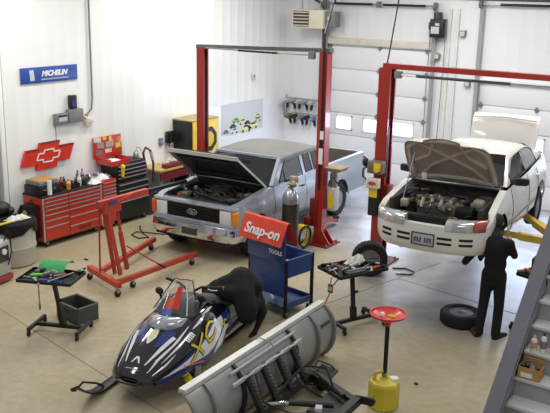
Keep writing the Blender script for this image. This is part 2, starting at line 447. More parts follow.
# cab upper: P(side, y, t) lies on the window plane
def tkP(s, y, t, o=0.):
    x = lerp(.925, .77, t) + o; return V((s * x, y, lerp(1.235, 1.70, t)))
m = MB()
for s in (-1, 1):
    out = [tkP(s, .62, 0), tkP(s, 1.17, 1), tkP(s, 2.68, 1), tkP(s, 2.72, 0)]
    m.slab(out, (-s * .05, 0, 0))
m.slab([(-.92, 2.70, 1.235), (.92, 2.70, 1.235), (.77, 2.66, 1.70), (-.77, 2.66, 1.70)], (0, -.04, 0))
cab = m.build('cab_frame', silver, TR, 20)
m = MB()
rows = []
for y in (1.10, 1.16, 1.3, 1.9, 2.5, 2.66, 2.74):
    h = interp([(1.10, 1.70), (1.16, 1.73), (1.3, 1.755), (1.9, 1.775), (2.5, 1.765), (2.66, 1.745), (2.74, 1.70)], y)
    rows.append([(x, y, h - .05 * (abs(x) / .8) ** 4 - (.035 if abs(x) > .79 else 0)) for x in (-.81, -.79, -.7, -.4, 0, .4, .7, .79, .81)])
m.loft(rows, closed=False); m.loft([[(a[0], a[1], a[2] - .04) for a in r] for r in rows], closed=False)
m.build('roof', roof_dirt, TR, 40)
m = MB()
W0 = [(-.84, .63, 1.25), (.84, .63, 1.25), (.72, 1.13, 1.69), (-.72, 1.13, 1.69)]
rows = []
for i in range(7):
    t = i / 6; rows.append([(lerp(.86, .73, t) * k, lerp(.63, 1.13, t) - .06 * (1 - k * k), lerp(1.25, 1.69, t)) for k in (-1, -.66, -.33, 0, .33, .66, 1)])
m.loft(rows, closed=False); wsh = m.build('windshield', glass_dark, TR, 40)
m = MB()
for s in (-1, 1): m.bar((s * .89, .60, 1.24), (s * .755, 1.12, 1.70), .07, .05)
m.bar((-.74, 1.10, 1.70), (.74, 1.10, 1.70), .06, .05); m.build('pillar_trim', silver, TR)
m = MB(); m.box((.08, .93, 1.6), (.22, .02, .06)); m.build('rear_view_mirror', black_plastic, wsh)
glass_blue = pm('side_glass', (52, 62, 66), .05, var=.35, vs=1.2, coat=.7)
for s in (-1, 1):
    for pts in ([(.86, .06), (1.28, .90), (1.83, .90), (1.83, .06)],):
        m = MB(); m.slab([tkP(s, y, t, .004) for y, t in pts], (s * .003, 0, 0)); wnd = m.build('side_window', glass_blue, TR, 0)
        q = MB(); ring = [tkP(s, y, t, .008) for y, t in pts]
        q.tube(ring + [ring[0]], .012, 6); q.bar(tkP(s, 1.10, .06, .006), tkP(s, 1.12, .56, .006), .02); q.build('window_seal', black_plastic, wnd)
    for a, b in ((1.98, 2.25), (2.35, 2.6)):
        pts = [(a, .1), (a + .02, .88), (b, .88), (b + .02, .1)]
        m = MB(); m.slab([tkP(s, y, t, .004) for y, t in pts], (s * .003, 0, 0)); wnd = m.build('quarter_window', glass_dark, TR, 0)
        q = MB(); ring = [tkP(s, y, t, .008) for y, t in pts]; q.tube(ring + [ring[0]], .01, 6); q.build('window_seal', black_plastic, wnd)
m = MB(); m.slab([(-.7, 2.705, 1.3), (.7, 2.705, 1.3), (.62, 2.675, 1.64), (-.62, 2.675, 1.64)], (0, .004, 0)); m.build('rear_window', glass_dark, TR, 0)
# hood, propped open: hinge at y=.5 z=1.26
hd = V((0, -.95, .70)).normalized(); hn = V((0, .70, .95)).normalized()
def hp(x, l, o=0): return V((x, .50, 1.26)) + hd * l + hn * o
m = MB(); rows = []
for l in (0, .1, .4, .8, 1.1, 1.18):
    wv = lerp(.86, .80, l / 1.18)
    rows.append([hp(k * wv, l, (.05 * (1 - k * k) if 1 else 0) - (.05 if abs(k) == 1 else 0)) for k in (-1, -.985, -.7, -.35, 0, .35, .7, .985, 1)])
m.loft(rows, closed=False)
m.bar(hp(-.8, 1.18, -.02), hp(.8, 1.18, -.02), .03, .07)
hood = m.build('hood', silver_dull, TR, 40)
m = MB(); rows = []
for l in (.06, .3, .6, .9, 1.1):
    wv = lerp(.80, .74, l / 1.18); rows.append([hp(k * wv, l, -.02 + .03 * (1 - k * k)) for k in (-1, -.5, 0, .5, 1)])
m.loft(rows, closed=False)
for a, b in (((-.7, .15), (-.3, 1.05)), ((.7, .15), (.3, 1.05)), ((-.7, .95), (.7, .95)), ((-.72, .3), (.72, .3))): m.bar(hp(a[0], a[1], -.02), hp(b[0], b[1], -.02), .06, .03)
m.build('hood_liner', insul, hood, 40)
# engine bay
m = MB(); m.box((0, -.02, .72), (1.56, 1.1, .06)); m.box((0, .55, 1.0), (1.7, .06, .5)); m.box((0, -.52, .85), (1.56, .05, .28))
for s in (-1, 1): m.box((s * .74, 0, .95), (.06, 1.05, .4)); m.ball((s * .74, 0, .85), .3, (.5, 1.2, .9))
bay = m.build('engine_bay', under_m, TR)
m = MB(); m.box((0, -.58, 1.045), (1.66, .26, .04), bev=.01); m.box((0, -.5, 1.06), (1.2, .06, .03)); m.build('radiator_support', dark_grey, bay)
rnd = random.Random(3)
m = MB(); m.box((0, .05, .92), (.52, .8, .3), bev=.04); m.lathe([(.01, 1.10), (.2, 1.10), (.21, 1.18), (.05, 1.2), (.01, 1.22)], (.05, .1, .02), 'Z', 24)
for s in (-1, 1):
    m.box((s * .26, .05, 1.04), (.16, .7, .1), bev=.03)
    for k in range(4): m.tube([(s * .08, -.2 + k * .17, 1.12), (s * .2, -.22 + k * .17, 1.16), (s * .32, -.2 + k * .17, 1.0)], .022, 6)
m.build('engine_block', pm('engine_grey', (74, 72, 68), .5, metal=.4, var=.35, vs=14), bay)
m = MB(); m.box((-.55, -.25, 1.0), (.3, .2, .2), bev=.01); m.build('battery', black_plastic, bay)
m = MB(); m.tube([(.5, -.4, 1.08), (.3, -.45, 1.12), (0, -.38, 1.14), (-.2, -.2, 1.18)], .035, 10); m.tube([(-.45, .3, 1.1), (-.1, .4, 1.2), (.4, .35, 1.16), (.55, .1, 1.05)], .025, 8)
for k in range(22):
    a = V((rnd.uniform(-.65, .65), rnd.uniform(-.4, .45), rnd.uniform(.95, 1.12)))
    m.tube([a, a + V((rnd.uniform(-.2, .2), rnd.uniform(-.15, .15), .06)), a + V((rnd.uniform(-.3, .3), rnd.uniform(-.2, .2), -.03))], rnd.uniform(.008, .018), 6)
m.build('engine_hose', black_plastic, bay)
m = MB()
for k in range(12):
    m.box((rnd.uniform(-.6, .6), rnd.uniform(-.4, .4), rnd.uniform(1.0, 1.1)), (rnd.uniform(.05, .16), rnd.uniform(.05, .12), rnd.uniform(.05, .1)), rz=rnd.uniform(0, 3), bev=.008)
m.build('engine_accessory', pm('cast_metal', (112, 108, 98), .45, metal=.5, var=.3, vs=16), bay)
m = MB(); m.ball((-.62, .2, 1.08), .05); m.box((.6, .25, 1.06), (.14, .2, .12), bev=.02); m.build('fluid_reservoir', pm('aged_plastic', (176, 168, 140), .5), bay)
m = MB(); m.box((-.56, -.42, 1.08), (.09, .05, .05), bev=.01); m.build('red_cap', red_chest, bay)
# front end
m = MB(); m.box((0, -.66, .88), (1.9, .16, .40), bev=.02); m.box((0, -.735, 1.045), (1.84, .06, .03), bev=.01); m.box((0, -.74, .71), (1.84, .08, .1), bev=.015); face = m.build('grille_surround', silver, TR)
m = MB(); m.box((0, -.745, .885), (1.20, .03, .27)); g = m.build('grille', pm('grille_black', (26, 26, 28), .7, var=.1, spec=.25), TR)
m = MB()
for k in range(4): m.box((0, -.765, .80 + k * .055), (1.19, .016, .014))
for k in range(7): m.box((-.51 + k * .17, -.762, .885), (.012, .012, .26))
m.build('grille_bar', pm('grille_black', (38, 38, 40), .5, var=.1), g)
m = MB(); m.lathe([(.001, -.012), (.1, -.012), (.105, 0), (.1, .006), (.001, .006)], (0, 0, 0), 'Y', 32); e = m.build('badge', pm('badge_blue', (44, 78, 150), .2, coat=.6), g); e.location = (0, -.785, .90); e.scale = (1.15, 1, .55)
m = MB(); m.lathe([(.104, -.012), (.109, -.008), (.109, .004), (.104, .004)], (0, 0, 0), 'Y', 32); m.build('badge_ring', chrome, e)
text('badge_lettering', 'Ford', .075, chrome, g, (0, -.802, .90), (PI / 2, 0, 0), .3)
for s in (-1, 1):
    m = MB(); m.box((s * .735, -.745, .885), (.25, .05, .26), bev=.02); h = m.build('headlight', lens, TR)
    m = MB(); m.box((s * .735, -.742, .885), (.275, .04, .285), bev=.012); m.build('headlight_bezel', chrome, h)
    m = MB(); m.box((s * .925, -.70, .885), (.115, .13, .26), bev=.02, rz=s * .25); m.build('turn_signal', amber if s > 0 else pm('orange_lens', (222, 92, 44), .25, coat=.4), TR)
m = MB(); rings = []
for x, y, in [(-1.0, -.40), (-1.005, -.55), (-.985, -.70), (-.93, -.79), (-.8, -.835), (-.4, -.865), (0, -.875), (.4, -.865), (.8, -.835), (.93, -.79), (.985, -.70), (1.005, -.55), (1.0, -.40)]:
    ny = V((x * .18, -1, 0)).normalized() if abs(x) < .9 else V((math.copysign(1, x), -.5 if abs(x) < .99 else 0, 0)).normalized()
    rings.append([V((x, y, z)) + ny * o for z, o in ((.40, -.07), (.42, -.03), (.50, .0), (.55, .012), (.57, .012), (.60, -.004), (.66, .0), (.69, -.012), (.70, -.06), (.55, -.08))])
m.loft(rings); b = m.build('front_bumper', chrome, TR, 40)
m = MB(); m.box((0, -.885, .55), (.34, .02, .13), bev=.005); m.build('plate_bracket', dark_grey, b)
m = MB(); m.box((0, -.70, .47), (1.7, .2, .2)); m.build('valance', under_m, TR)
# bed
m = MB(); m.box((0, 3.8, .72), (1.8, 2.1, .05)); m.box((0, 2.78, .98), (1.85, .04, .54)); m.box((0, 4.83, .95), (1.72, .05, .58))
for s in (-1, 1): m.box((s * .83, 3.8, .97), (.03, 2.1, .52)); m.box((s * .72, 3.53, .86), (.22, .9, .24), bev=.04)
for k in range(9): m.box((-.6 + k * .15, 3.8, .75), (.05, 2.05, .015))
m.build('cargo_bed', bed_m, TR)
m = MB(); m.box((0, 4.87, .95), (1.74, .04, .60), bev=.01); m.build('tailgate', silver, TR)
m = MB(); m.box((0, 4.98, .5), (1.9, .14, .2), bev=.03); m.build('rear_bumper', chrome, TR)
m = MB(); m.box((0, 2.1, .48), (1.5, 4.9, .3)); m.box((0, 1.65, .85), (1.7, 2.0, .7))  # plain dark box for the unseen underside, put in to block light
for yc in AX: m.cyl((-.8, yc, AZ), (.8, yc, AZ), .06)
m.build('chassis', under_m, TR)
for s in (-1, 1):
    for yc in AX: tyre(TR, (s * .86, yc, AZ - .002), .372, .235, .215, s, rim_m)
    m = MB(); m.box((s * 1.13, 1.08, 1.32), (.20, .08, .15), bev=.03); mr_ = m.build('side_mirror', pm('mirror_shell', (190, 178, 158), .25, metal=.5), TR)
    m = MB(); m.bar((s * .93, 1.06, 1.26), (s * 1.08, 1.08, 1.30), .03); m.build('mirror_arm', black_metal, mr_)
# ---------------------------------------------------------------- white sedan on the lift
cw = pm('white_car_paint', (236, 234, 226), .22, var=.015, vs=2, coat=.7)
hood_under = pm('bare_hood_underside', (176, 166, 152), .55, var=.12, vs=6)
CZ = .96
CAR = thing('sedan_car', 'white four-door sedan raised on the lift with hood and trunk open', 'car', (-4.6, 11.18, CZ), .0981)
cA, cR, cZ = (0., 2.64), .39, .33
plan = [(3.60, .62), (3.5, .74), (3.3, .81), (3.1, .835)] + [(y, .858) for y in (3.0,)] + [(2.64 + .4 * math.cos(a), .86) for a in frange(.0, PI, 14)] + [(y, .865) for y in (2.0, 1.5, 1.0, .6)] + [(.4 * math.cos(a), .86 - .0 * max(0, -math.cos(a))) for a in frange(0, PI, 14)]
nose = []
for k in range(1, 15):
    a = PI / 2 * k / 14; n_ = 2.5
    nose.append((-.40 - .56 * abs(math.sin(a)) ** (2 / n_), .86 * abs(math.cos(a)) ** (2 / n_)))
half = [(y, x) for y, x in plan + nose]           # ends at the centre of the nose
full = [(x, y) for y, x in half] + [(-x, y) for y, x in half[-2::-1]]
def c_top(x, y):
    if y < -.40:
        t = min(1, (-.40 - y) / .25); return lerp(.80, .66, t)
    return interp([(-.4, .80), (.0, .90), (.45, .985), (.7, .985), (2.0, 1.01), (3.0, 1.07), (3.5, 1.07), (3.6, 1.04)], y)
def c_low(x, y): return zlow(y, cA, cR, cZ, .26 if y > -.5 else .255) if abs(x) > .5 else .255
def c_in(z): return interp([(.25, .07), (.32, .015), (.42, .0), (.55, -.004), (.62, .004), (.70, .0), (.80, .018), (.92, .05), (1.08, .11)], z)
m = MB(); cols = []
for i, (x, y) in enumerate(full):
    a = V(full[max(0, i - 1)]); b = V(full[min(len(full) - 1, i + 1)]); t = (b - a); nx = V((t.y, -t.x)).normalized()
    if nx.dot(V((x, y - .9))) < 0: nx = -nx
    lo, hi = c_low(x, y), c_top(x, y); cl = []
    for k in range(10):
        z = lerp(lo, hi, k / 9); o = c_in(z); cl.append(m.b.verts.new((x - nx.x * o, y - nx.y * o, z)))
    cols.append(cl)
for A, B in zip(cols, cols[1:]):
    for k in range(9): m._f([A[k], B[k], B[k + 1], A[k + 1]])
# inner returns of the fender tops and the top of the bumper
pv = None
for c, (x, y) in zip(cols, full):
    t = c[-1].co
    if y < .52:
        d = V((x * .0 - t.x, (.0 - t.y) if y < -.42 else 0, 0)); d = d.normalized() * (.10 if y > -.4 else .09)
        n = m.b.verts.new((t.x + d.x, t.y + d.y, t.z + .004)); dn = m.b.verts.new((t.x + d.x, t.y + d.y, t.z - .1))
        if pv: m._f([pv[0], c[-1], n, pv[1]]); m._f([pv[1], n, dn, pv[2]])
        pv = (c[-1], n, dn)
    else: pv = None
body = m.build('body_shell', cw, CAR, 45)
# greenhouse
GH = [(.60, .985, .985), (.9, .99, 1.175), (1.25, .995, 1.345), (1.5, 1.0, 1.385), (1.9, 1.01, 1.395), (2.3, 1.02, 1.375), (2.55, 1.03, 1.315), (2.85, 1.05, 1.18), (3.12, 1.07, 1.08)]
def ghW(y): return interp([(.6, .735), (1.5, .745), (2.6, .735), (3.12, .70)], y)
def ghR(y): return interp([(.6, .735), (1.25, .575), (1.9, .57), (2.3, .56), (2.6, .58), (3.12, .70)], y)
rows = []
for y, b, z in GH:
    W_, R_ = ghW(y), ghR(y); hgt = z - b
    pts = [(W_, b), (lerp(W_, R_, .5) + .015, b + hgt * .47), (R_ + .01, b + hgt * .9), (R_ - .05, b + hgt * .985), (R_ * .5, z + .012 * min(1, hgt * 5)), (0, z + .018 * min(1, hgt * 5))]
    rows.append([(x, y, q) for x, q in pts] + [(-x, y, q) for x, q in pts[-2::-1]])
m = MB(); m.loft(rows, closed=False)
m.loft([[(-.70, 3.12, 1.08), (0, 3.12, 1.09), (.70, 3.12, 1.08)], [(-.7, 3.22, 1.075), (0, 3.22, 1.085), (.7, 3.22, 1.075)]], closed=False)
m.build('roof', cw, CAR, 40)
def gl(y0, z0, w0, y1, z1, w1, bow, o, n=6):
    rr = []
    for i in range(n + 1):
        t = i / n; rr.append([(lerp(w0, w1, t) * k, lerp(y0, y1, t) - bow * (1 - k * k), lerp(z0, z1, t) + o + .012 * (1 - k * k) * math.sin(PI * t)) for k in (-1, -.6, -.2, .2, .6, 1)])
    return rr
m = MB(); m.loft(gl(.60, .995, .69, 1.22, 1.345, .545, .04, .012), closed=False); w_ = m.build('windshield', glass_dark, CAR, 40)
m = MB(); m.box((.32, .98, 1.235), (.11, .01, .05), rx=.5); m.build('inspection_sticker', pm('sticker_green', (120, 150, 110), .5), w_)
m = MB(); m.bar((-.5, .58, 1.005), (.05, .66, 1.03), .015); m.bar((.05, .58, 1.005), (.5, .66, 1.03), .015); m.build('wiper', black_plastic, w_)
m = MB(); m.loft(gl(2.5, 1.33, .53, 3.05, 1.10, .64, -.03, .012), closed=False); m.build('rear_window', glass_dark, CAR, 40)
def cP(s, y, t, o=.008):
    W_, R_ = ghW(y), ghR(y); b = interp([(a[0], a[1]) for a in GH], y); z = interp([(a[0], a[2]) for a in GH], y); h = z - b
    x = lerp(W_, lerp(W_, R_, .5) + .015, t / .47) if t < .47 else lerp(lerp(W_, R_, .5) + .015, R_ + .01, (t - .47) / .43)
    return V((s * (x + o), y, b + h * t))
blk = pm('open_window_dark', (16, 16, 18), .5)
for s in (-1, 1):
    for nm, ya, yb, mt, fa, fb in (('front_window', .86, 1.68, blk if s > 0 else glass_dark, .34, 0), ('rear_window_side', 1.76, 2.62, pm('pale_side_glass', (118, 122, 124), .08, var=.3, vs=2, coat=.5), 0, .5)):
        m = MB(); rr = []
        for y in frange(ya, yb, 8):
            z = interp([(a[0], a[2]) for a in GH], y); b = interp([(a[0], a[1]) for a in GH], y)
            rr.append([cP(s, y, t) for t in (.06, .28, .47, .66, .84)])
        m.loft(rr, closed=False); wn = m.build('side_window', mt, CAR, 40)
        q = MB(); ring = [cP(s, y, .06, .012) for y in frange(ya, yb, 8)] + [cP(s, y, .84, .012) for y in frange(yb, ya, 8)]; q.tube(ring + [ring[0]], .010, 6); q.build('window_seal', black_plastic, wn)
    # door cut lines and handles
    m = MB()
    for y in (.62, 1.72, 2.62 - .25 if 0 else 2.4): m.tube([(s * (.868 - c_in(z)), y, z) for z in frange(.62 if y > 2.3 else .34, .98, 8)], .004, 4)
    m.build('door_gap', dark_grey, CAR)
    for y in (1.55, 2.32):
        m = MB(); m.box((s * .845, y, .87), (.03, .15, .035), bev=.01); m.build('door_handle', cw, CAR)
    m = MB(); m.bar((s * .872, .46, .50), (s * .872, 2.18, .50), .012, .06); m.build('rub_strip', light_grey, CAR)
    m = MB(); m.loft([[(s * (.78 + a), .74 + b_, 1.045 + c_) for a, b_, c_ in ((0, -.02, -.03), (0, .03, -.03), (0, .03, .04), (0, -.02, .04))], [(s * (.86 + a), .72 + b_, 1.06 + c_) for a, b_, c_ in ((0, -.05, -.05), (0, .04, -.05), (0, .05, .06), (0, -.05, .06))], [(s * (1.0 + a), .76 + b_, 1.06 + c_) for a, b_, c_ in ((0, -.04, -.05), (0, .04, -.05), (0, .05, .055), (0, -.04, .055))], [(s * 1.03, .78 + b_, 1.06 + c_) for b_, c_ in ((-.02, -.03), (.02, -.03), (.03, .03), (-.02, .03))]])
    m.build('side_mirror', black_plastic, CAR, 50)
# head lamps
lens2 = pm('clear_lens', (186, 188, 184), .1, metal=.25, var=.35, vs=9, coat=.8)
for s in (-1, 1):
    def hl(x0, x1, n):
        rr = []
        for i in range(n + 1):
            x = lerp(x0, x1, i / n)
            yf = -.40 - .56 * max(0, 1 - (x / .86) ** 2.5) ** (1 / 2.5)
            rr.append([(s * x, yf - .012 + d, z) for d, z in ((.03, .595), (.0, .615), (.004, .68), (.03, .73), (.09, .755), (.16, .755), (.16, .6))])
        return rr
    m = MB(); m.loft(hl(.30, .66, 8)); h = m.build('headlight', lens2, CAR, 50)
    m = MB(); m.ball((s * .47, -.86, .675), .055, (1.2, .5, .8)); m.build('bulb_reflector', chrome, h)
    m = MB(); m.loft(hl(.665, .80, 6)); m.build('turn_signal', pm('rusty_red_lens', (168, 84, 66), .25, var=.15, coat=.4) if s > 0 else lens2, CAR, 50)
# bumper slots and plate
def onface(x, z, o=.004):
    yf = -.40 - .56 * max(0, 1 - (abs(x) / .86) ** 2.5) ** (1 / 2.5); return V((x, yf + c_in(z) - o, z))
for s in (-1, 1):
    for z in (.495, .42):
        for xa, xb in ((.20, .40), (.50, .67)):
            m = MB(); m.loft([[onface(s * x, z - .018), onface(s * x, z - .018, -.02), onface(s * x, z + .018, -.02), onface(s * x, z + .018)] for x in frange(xa, xb, 5)]); m.build('bumper_slot', black_plastic, CAR, 30)
m = MB(); m.box((0, -.972, .455), (.31, .012, .16), bev=.004); pl = m.build('license_plate', pm('plate_white', (196, 196, 204), .4), CAR)
m = MB(); 
for a in ((0, .085, .33, .014), (0, -.085, .33, .014)): m.box((0, -.98, .455 + a[1]), (a[2], .014, a[3]))
for s in (-1, 1): m.box((s * .16, -.98, .455), (.014, .014, .18))
m.build('plate_frame', dark_grey, pl)
pblue = pm('plate_blue', (90, 92, 128), .5)
m = MB()
for k, x in enumerate((-.115, -.075, -.035, .035, .075, .115)): m.box((x, -.981, .445), (.026, .006, .075), ry=.1 * (-1) ** k)
m.build('plate_marks', pblue, pl)
m = MB(); m.box((0, -.90, .62), (.1, .02, .03)); m.build('nose_badge', steel, CAR)
# engine bay
m = MB(); m.box((0, -.1, .50), (1.3, 1.3, .05)); m.box((0, .56, .80), (1.4, .06, .38)); m.box((0, -.72, .60), (1.1, .05, .2))
for s in (-1, 1): m.box((s * .66, 0, .7), (.05, 1.1, .34)); m.lathe([(.16, .5), (.14, .82), (.09, .86), (.09, .9), (.001, .9)], (s * .56, .12, 0), 'Z', 18)
bay = m.build('engine_bay', pm('bay_grime', (64, 60, 55), .8, var=.4, vs=10), CAR)
m = MB(); m.box((0, -.72, .705), (1.15, .12, .03), bev=.01); m.tube([(-.6, -.62, .70), (-.3, -.74, .73), (.3, -.74, .73), (.6, -.62, .70)], .03, 8); m.build('radiator_support', black_plastic, bay)
m = MB(); m.box((-.05, -.1, .72), (.6, .42, .2), bev=.03); m.box((-.05, -.1, .84), (.5, .18, .06), bev=.02)
for k in range(4): m.tube([(-.26 + k * .14, -.08, .86), (-.26 + k * .14, -.26, .86), (-.26 + k * .14, -.34, .74)], .032, 8)
m.build('engine_block', pm('alloy_engine', (134, 128, 116), .4, metal=.5, var=.25, vs=12), bay)
m = MB(); m.box((.40, -.32, .74), (.25, .2, .18), bev=.02); m.box((-.45, .2, .80), (.3, .18, .12), bev=.03); m.tube([(.1, .1, .86), (.3, .05, .88), (.42, -.1, .84)], .045, 10)
for k in range(20):
    a = V((rnd.uniform(-.55, .55), rnd.uniform(-.6, .4), rnd.uniform(.7, .85)))
    m.tube([a, a + V((rnd.uniform(-.15, .15), rnd.uniform(-.12, .12), .05)), a + V((rnd.uniform(-.25, .25), rnd.uniform(-.2, .2), -.03))], rnd.uniform(.008, .018), 6)
m.build('engine_hose', black_plastic, bay)
m = MB()
for k in range(26): m.box((rnd.uniform(-.55, .55), rnd.uniform(-.55, .38), rnd.uniform(.74, .86)), (rnd.uniform(.05, .14), rnd.uniform(.05, .12), rnd.uniform(.04, .08)), rz=rnd.uniform(0, 3), bev=.008)
m.build('engine_accessory', pm('greasy_metal', (128, 120, 108), .5, metal=.2, var=.35, vs=16), bay)
m = MB(); m.box((.5, .0, .82), (.16, .22, .12), bev=.03); m.box((-.52, -.35, .78), (.12, .12, .12), bev=.03); m.build('fluid_reservoir', pm('aged_plastic', (176, 168, 140), .5), bay)
m = MB(); m.box((.28, -.70, .735), (.2, .05, .02), rz=.2); m.box((-.2, -.7, .735), (.12, .04, .012)); m.build('warning_label', yellow, bay)
m = MB()
for x in (-.5, -.16, -.02): m.box((x, -.72, .735), (.08, .04, .012))
m.build('white_label', white_plastic, bay)
m = MB(); m.box((0, .50, .96), (1.36, .24, .03), bev=.01); m.build('cowl_panel', black_plastic, CAR)
# hood: hinged at y=.50 z=1.02
hd = V((0, -.82, .84)).normalized(); hn = V((0, .84, .82)).normalized()
def ch(x, l, o=0): return V((x, .46, 1.00)) + hd * l + hn * o
def hw(l): return interp([(0, .70), (.5, .70), (.85, .66), (1.0, .60), (1.10, .48), (1.155, .28)], l)
m = MB(); rr = []; ru = []
for l in (0, .15, .4, .7, .9, 1.02, 1.10, 1.155):
    K = (-1, -.96, -.7, -.35, 0, .35, .7, .96, 1)
    rr.append([ch(k * hw(l), l, .055 * (1 - k * k) - (.035 if abs(k) == 1 else 0) - (.10 * ((l - .9) / .25) ** 2 if l > .9 else 0)) for k in K])
m.loft(rr, closed=False); hood = m.build('hood', cw, CAR, 45)
def hu(x, l, e=0): 
    k = x / hw(l); return ch(x, l, .055 * (1 - k * k) - .03 - (.10 * ((l - .9) / .25) ** 2 if l > .9 else 0) - e)
m = MB(); rr = []
for l in (.02, .15, .3, .5, .7, .9, 1.0, 1.08, 1.13): rr.append([hu(k * hw(l), l) for k in (-.97, -.7, -.35, 0, .35, .7, .97)])
m.loft(rr, closed=False); u_ = m.build('hood_underside', hood_under, hood, 45)
m = MB()
def rib(pts, r=.028): m.tube([hu(x, l, .006) for x, l in pts], r, 6)
rib([(-.6, .08), (-.2, .1), (.2, .1), (.6, .08)], .035); rib([(-.62, .1), (-.62, .5), (-.58, .85), (-.4, 1.05), (0, 1.1), (.4, 1.05), (.58, .85), (.62, .5), (.62, .1)], .035)
rib([(-.5, .15), (-.3, .4), (0, .62), (.3, .85), (.45, .98)]); rib([(.5, .15), (.3, .4), (0, .62), (-.3, .85), (-.45, .98)]); rib([(-.55, .5), (-.3, .66), (-.2, .95)]); rib([(.55, .5), (.3, .66), (.2, .95)])
m.build('hood_brace', pm('brace_grey', (196, 186, 172), .5, var=.1), u_, 50)
m = MB(); m.cyl((-.55, -.42, .72), ch(-.5, .75, -.03), .008, n=6); m.build('prop_rod', steel, hood)
m = MB(); m.box((-.34, -.06, 1.15), (.08, .02, .11), bev=.02, rx=.2); m.build('paper_tag', white_plastic, bay)
# trunk lid standing open
def td(x, l, o=0): return V((x, 3.14 + l * .30, 1.12 + l * .95)) + V((0, .95, -.30)) * o
m = MB(); rr = []
for l, w_, o in ((0, .57, 0), (.06, .60, -.01), (.40, .60, -.03), (.56, .59, -.02), (.60, .58, .01), (.61, .58, .05)):
    rr.append([td(k * w_, l, o + .03 * k * k) for k in (-1, -.7, -.3, 0, .3, .7, 1)])
m.loft(rr, closed=False); m.loft([[p + V((0, .03, 0)) for p in r] for r in rr], closed=False)
tl = m.build('trunk_lid', cw, CAR, 45)
m = MB(); m.tube([td(-.56, .52, -.035), td(0, .55, -.05), td(.56, .52, -.035)], .018, 8); m.build('spoiler_lip', cw, tl)
m = MB(); m.box((0, 3.4, .72), (1.3, .4, .05)); m.build('trunk_floor', under_m, CAR)
m = MB(); m.box((0, 1.5, .36), (1.45, 3.6, .18)); m.box((0, 1.9, .68), (1.45, 2.2, .5)); m.box((0, 3.56, .7), (1.2, .06, .5)); m.build('underbody', under_m, CAR)
for s in (-1, 1):
    m = MB(); m.lathe([(.13, -.02), (.13, .0), (.09, .01), (.07, .05), (.001, .05)], (0, 0, 0), 'X', 24); h = m.build('wheel_hub', steel, CAR); h.location = (s * .70, 0, .30); h.scale.x = s
    m = MB(); m.lathe([(.001, 0), (.37, 0)], (0, 0, 0), 'X', 24); w__ = m.build('wheel_well', under_m, CAR); w__.location = (s * .62, 0, .34)
    tyre(CAR, (s * .76, 2.64, .22), .30, .19, .18, s, rim_m)
# ---------------------------------------------------------------- two-post lifts
def column(par, loc, h, face, name='column', w_=.27, d=.30):
    """C-section post: flanges open towards face (+1/-1 on x)"""
    m = MB()
    m.box((-face * w_ / 2 + face * .006, 0, h / 2), (.012, d, h)); m.box((0, -d / 2, h / 2), (w_, .012, h)); m.box((0, d / 2, h / 2), (w_, .012, h))
    m.box((face * w_ / 2, -d / 2 + .018, h / 2), (.012, .036, h)); m.box((face * w_ / 2, d / 2 - .018, h / 2), (.012, .036, h))
    m.box((0, 0, h - .01), (w_, d, .02))
    c = m.build(name, red_paint, par, 0); c.location = loc
    m = MB(); m.box((face * .02, 0, h / 2), (.03, d - .06, h - .1)); m.build('post_channel', red_dark, c, 0)
    m = MB(); m.tube([(face * .06, .03, z) for z in (.3, h - .2)], .012, 6); m.build('lift_chain', dark_grey, c)
    m = MB(); m.box((0, 0, .012), (.62, .52, .024)); 
    bp = m.build('base_plate', red_dark, c, 0)
    m = MB()
    for x in (-.26, .26):
        for y in (-.2, .2): m.cyl((x, y, .02), (x, y, .06), .018, n=6)
    m.build('anchor_bolt', steel, bp)
    for y in (-d / 2, d / 2):
        m = MB(); m.prism([(face * -w_ * .5, .02), (face * -.28, .02), (face * -w_ * .5, .3)], 'Y', y - .01, y + .01); m.build('gusset', red_paint, c, 0)
    return c
def carriage(c, face, z, arms, mat_arm):
    m = MB(); m.box((face * .10, 0, z), (.16, .24, .55), bev=.01); m.box((face * .20, 0, z - .18), (.16, .34, .16), bev=.01)
    k = m.build('carriage', red_dark, c)
    for (x, y, z2) in arms:
        a = V((face * .24, math.copysign(.12, y), z - .18)); b_ = V((x, y, z2 - .07)); mid = a.lerp(b_, .58)
        m = MB(); m.bar(a, mid, .13, .11); arm = m.build('lift_arm', mat_arm, c, 0)
        m = MB(); m.bar(a.lerp(b_, .5), b_, .095, .08); m.build('arm_extension', mat_arm, arm, 0)
        m = MB(); m.cyl(b_ + V((0, 0, -.03)), b_ + V((0, 0, .06)), .05, n=14); m.cyl(b_ + V((0, 0, .06)), b_ + V((0, 0, .09)), .075, n=16); m.build('lift_pad', rubber, arm)
    return k
# lift around the pickup
LF = thing('two_post_lift', 'red two-post lift with grey top beam standing around the pickup truck', 'car lift', (-7.88, 12.98, 0), .03)
cR_ = column(LF, (0, 0, 0), 3.66, -1, w_=.17, d=.17); carriage(cR_, -1, .62, [(-.42, .9, .16), (-.36, 1.3, .16)], red_paint)
cL_ = column(LF, (-2.92, .06, 0), 3.58, 1, w_=.17, d=.17); carriage(cL_, 1, .62, [(.42, .9, .16), (.36, 1.3, .16)], red_paint)
m = MB(); m.bar((-3.0, .03, 3.615), (.1, .03, 3.70), .16, .07); bm_ = m.build('overhead_beam', pm('beam_green_grey', (92, 98, 88), .5, var=.12), LF, 0)
m = MB(); m.cyl((-2.7, -.1, 3.60), (-.25, -.1, 3.60), .014, n=8); m.build('shutoff_bar', steel, bm_)
m = MB(); m.cyl((-1.9, -.1, 3.60), (-1.0, -.1, 3.60), .026, n=10); m.build('bar_sleeve', black_plastic, bm_)
m = MB(); m.box((-.24, -.1, 3.60), (.12, .09, .14), bev=.01); m.build('limit_switch', mid_grey, bm_)
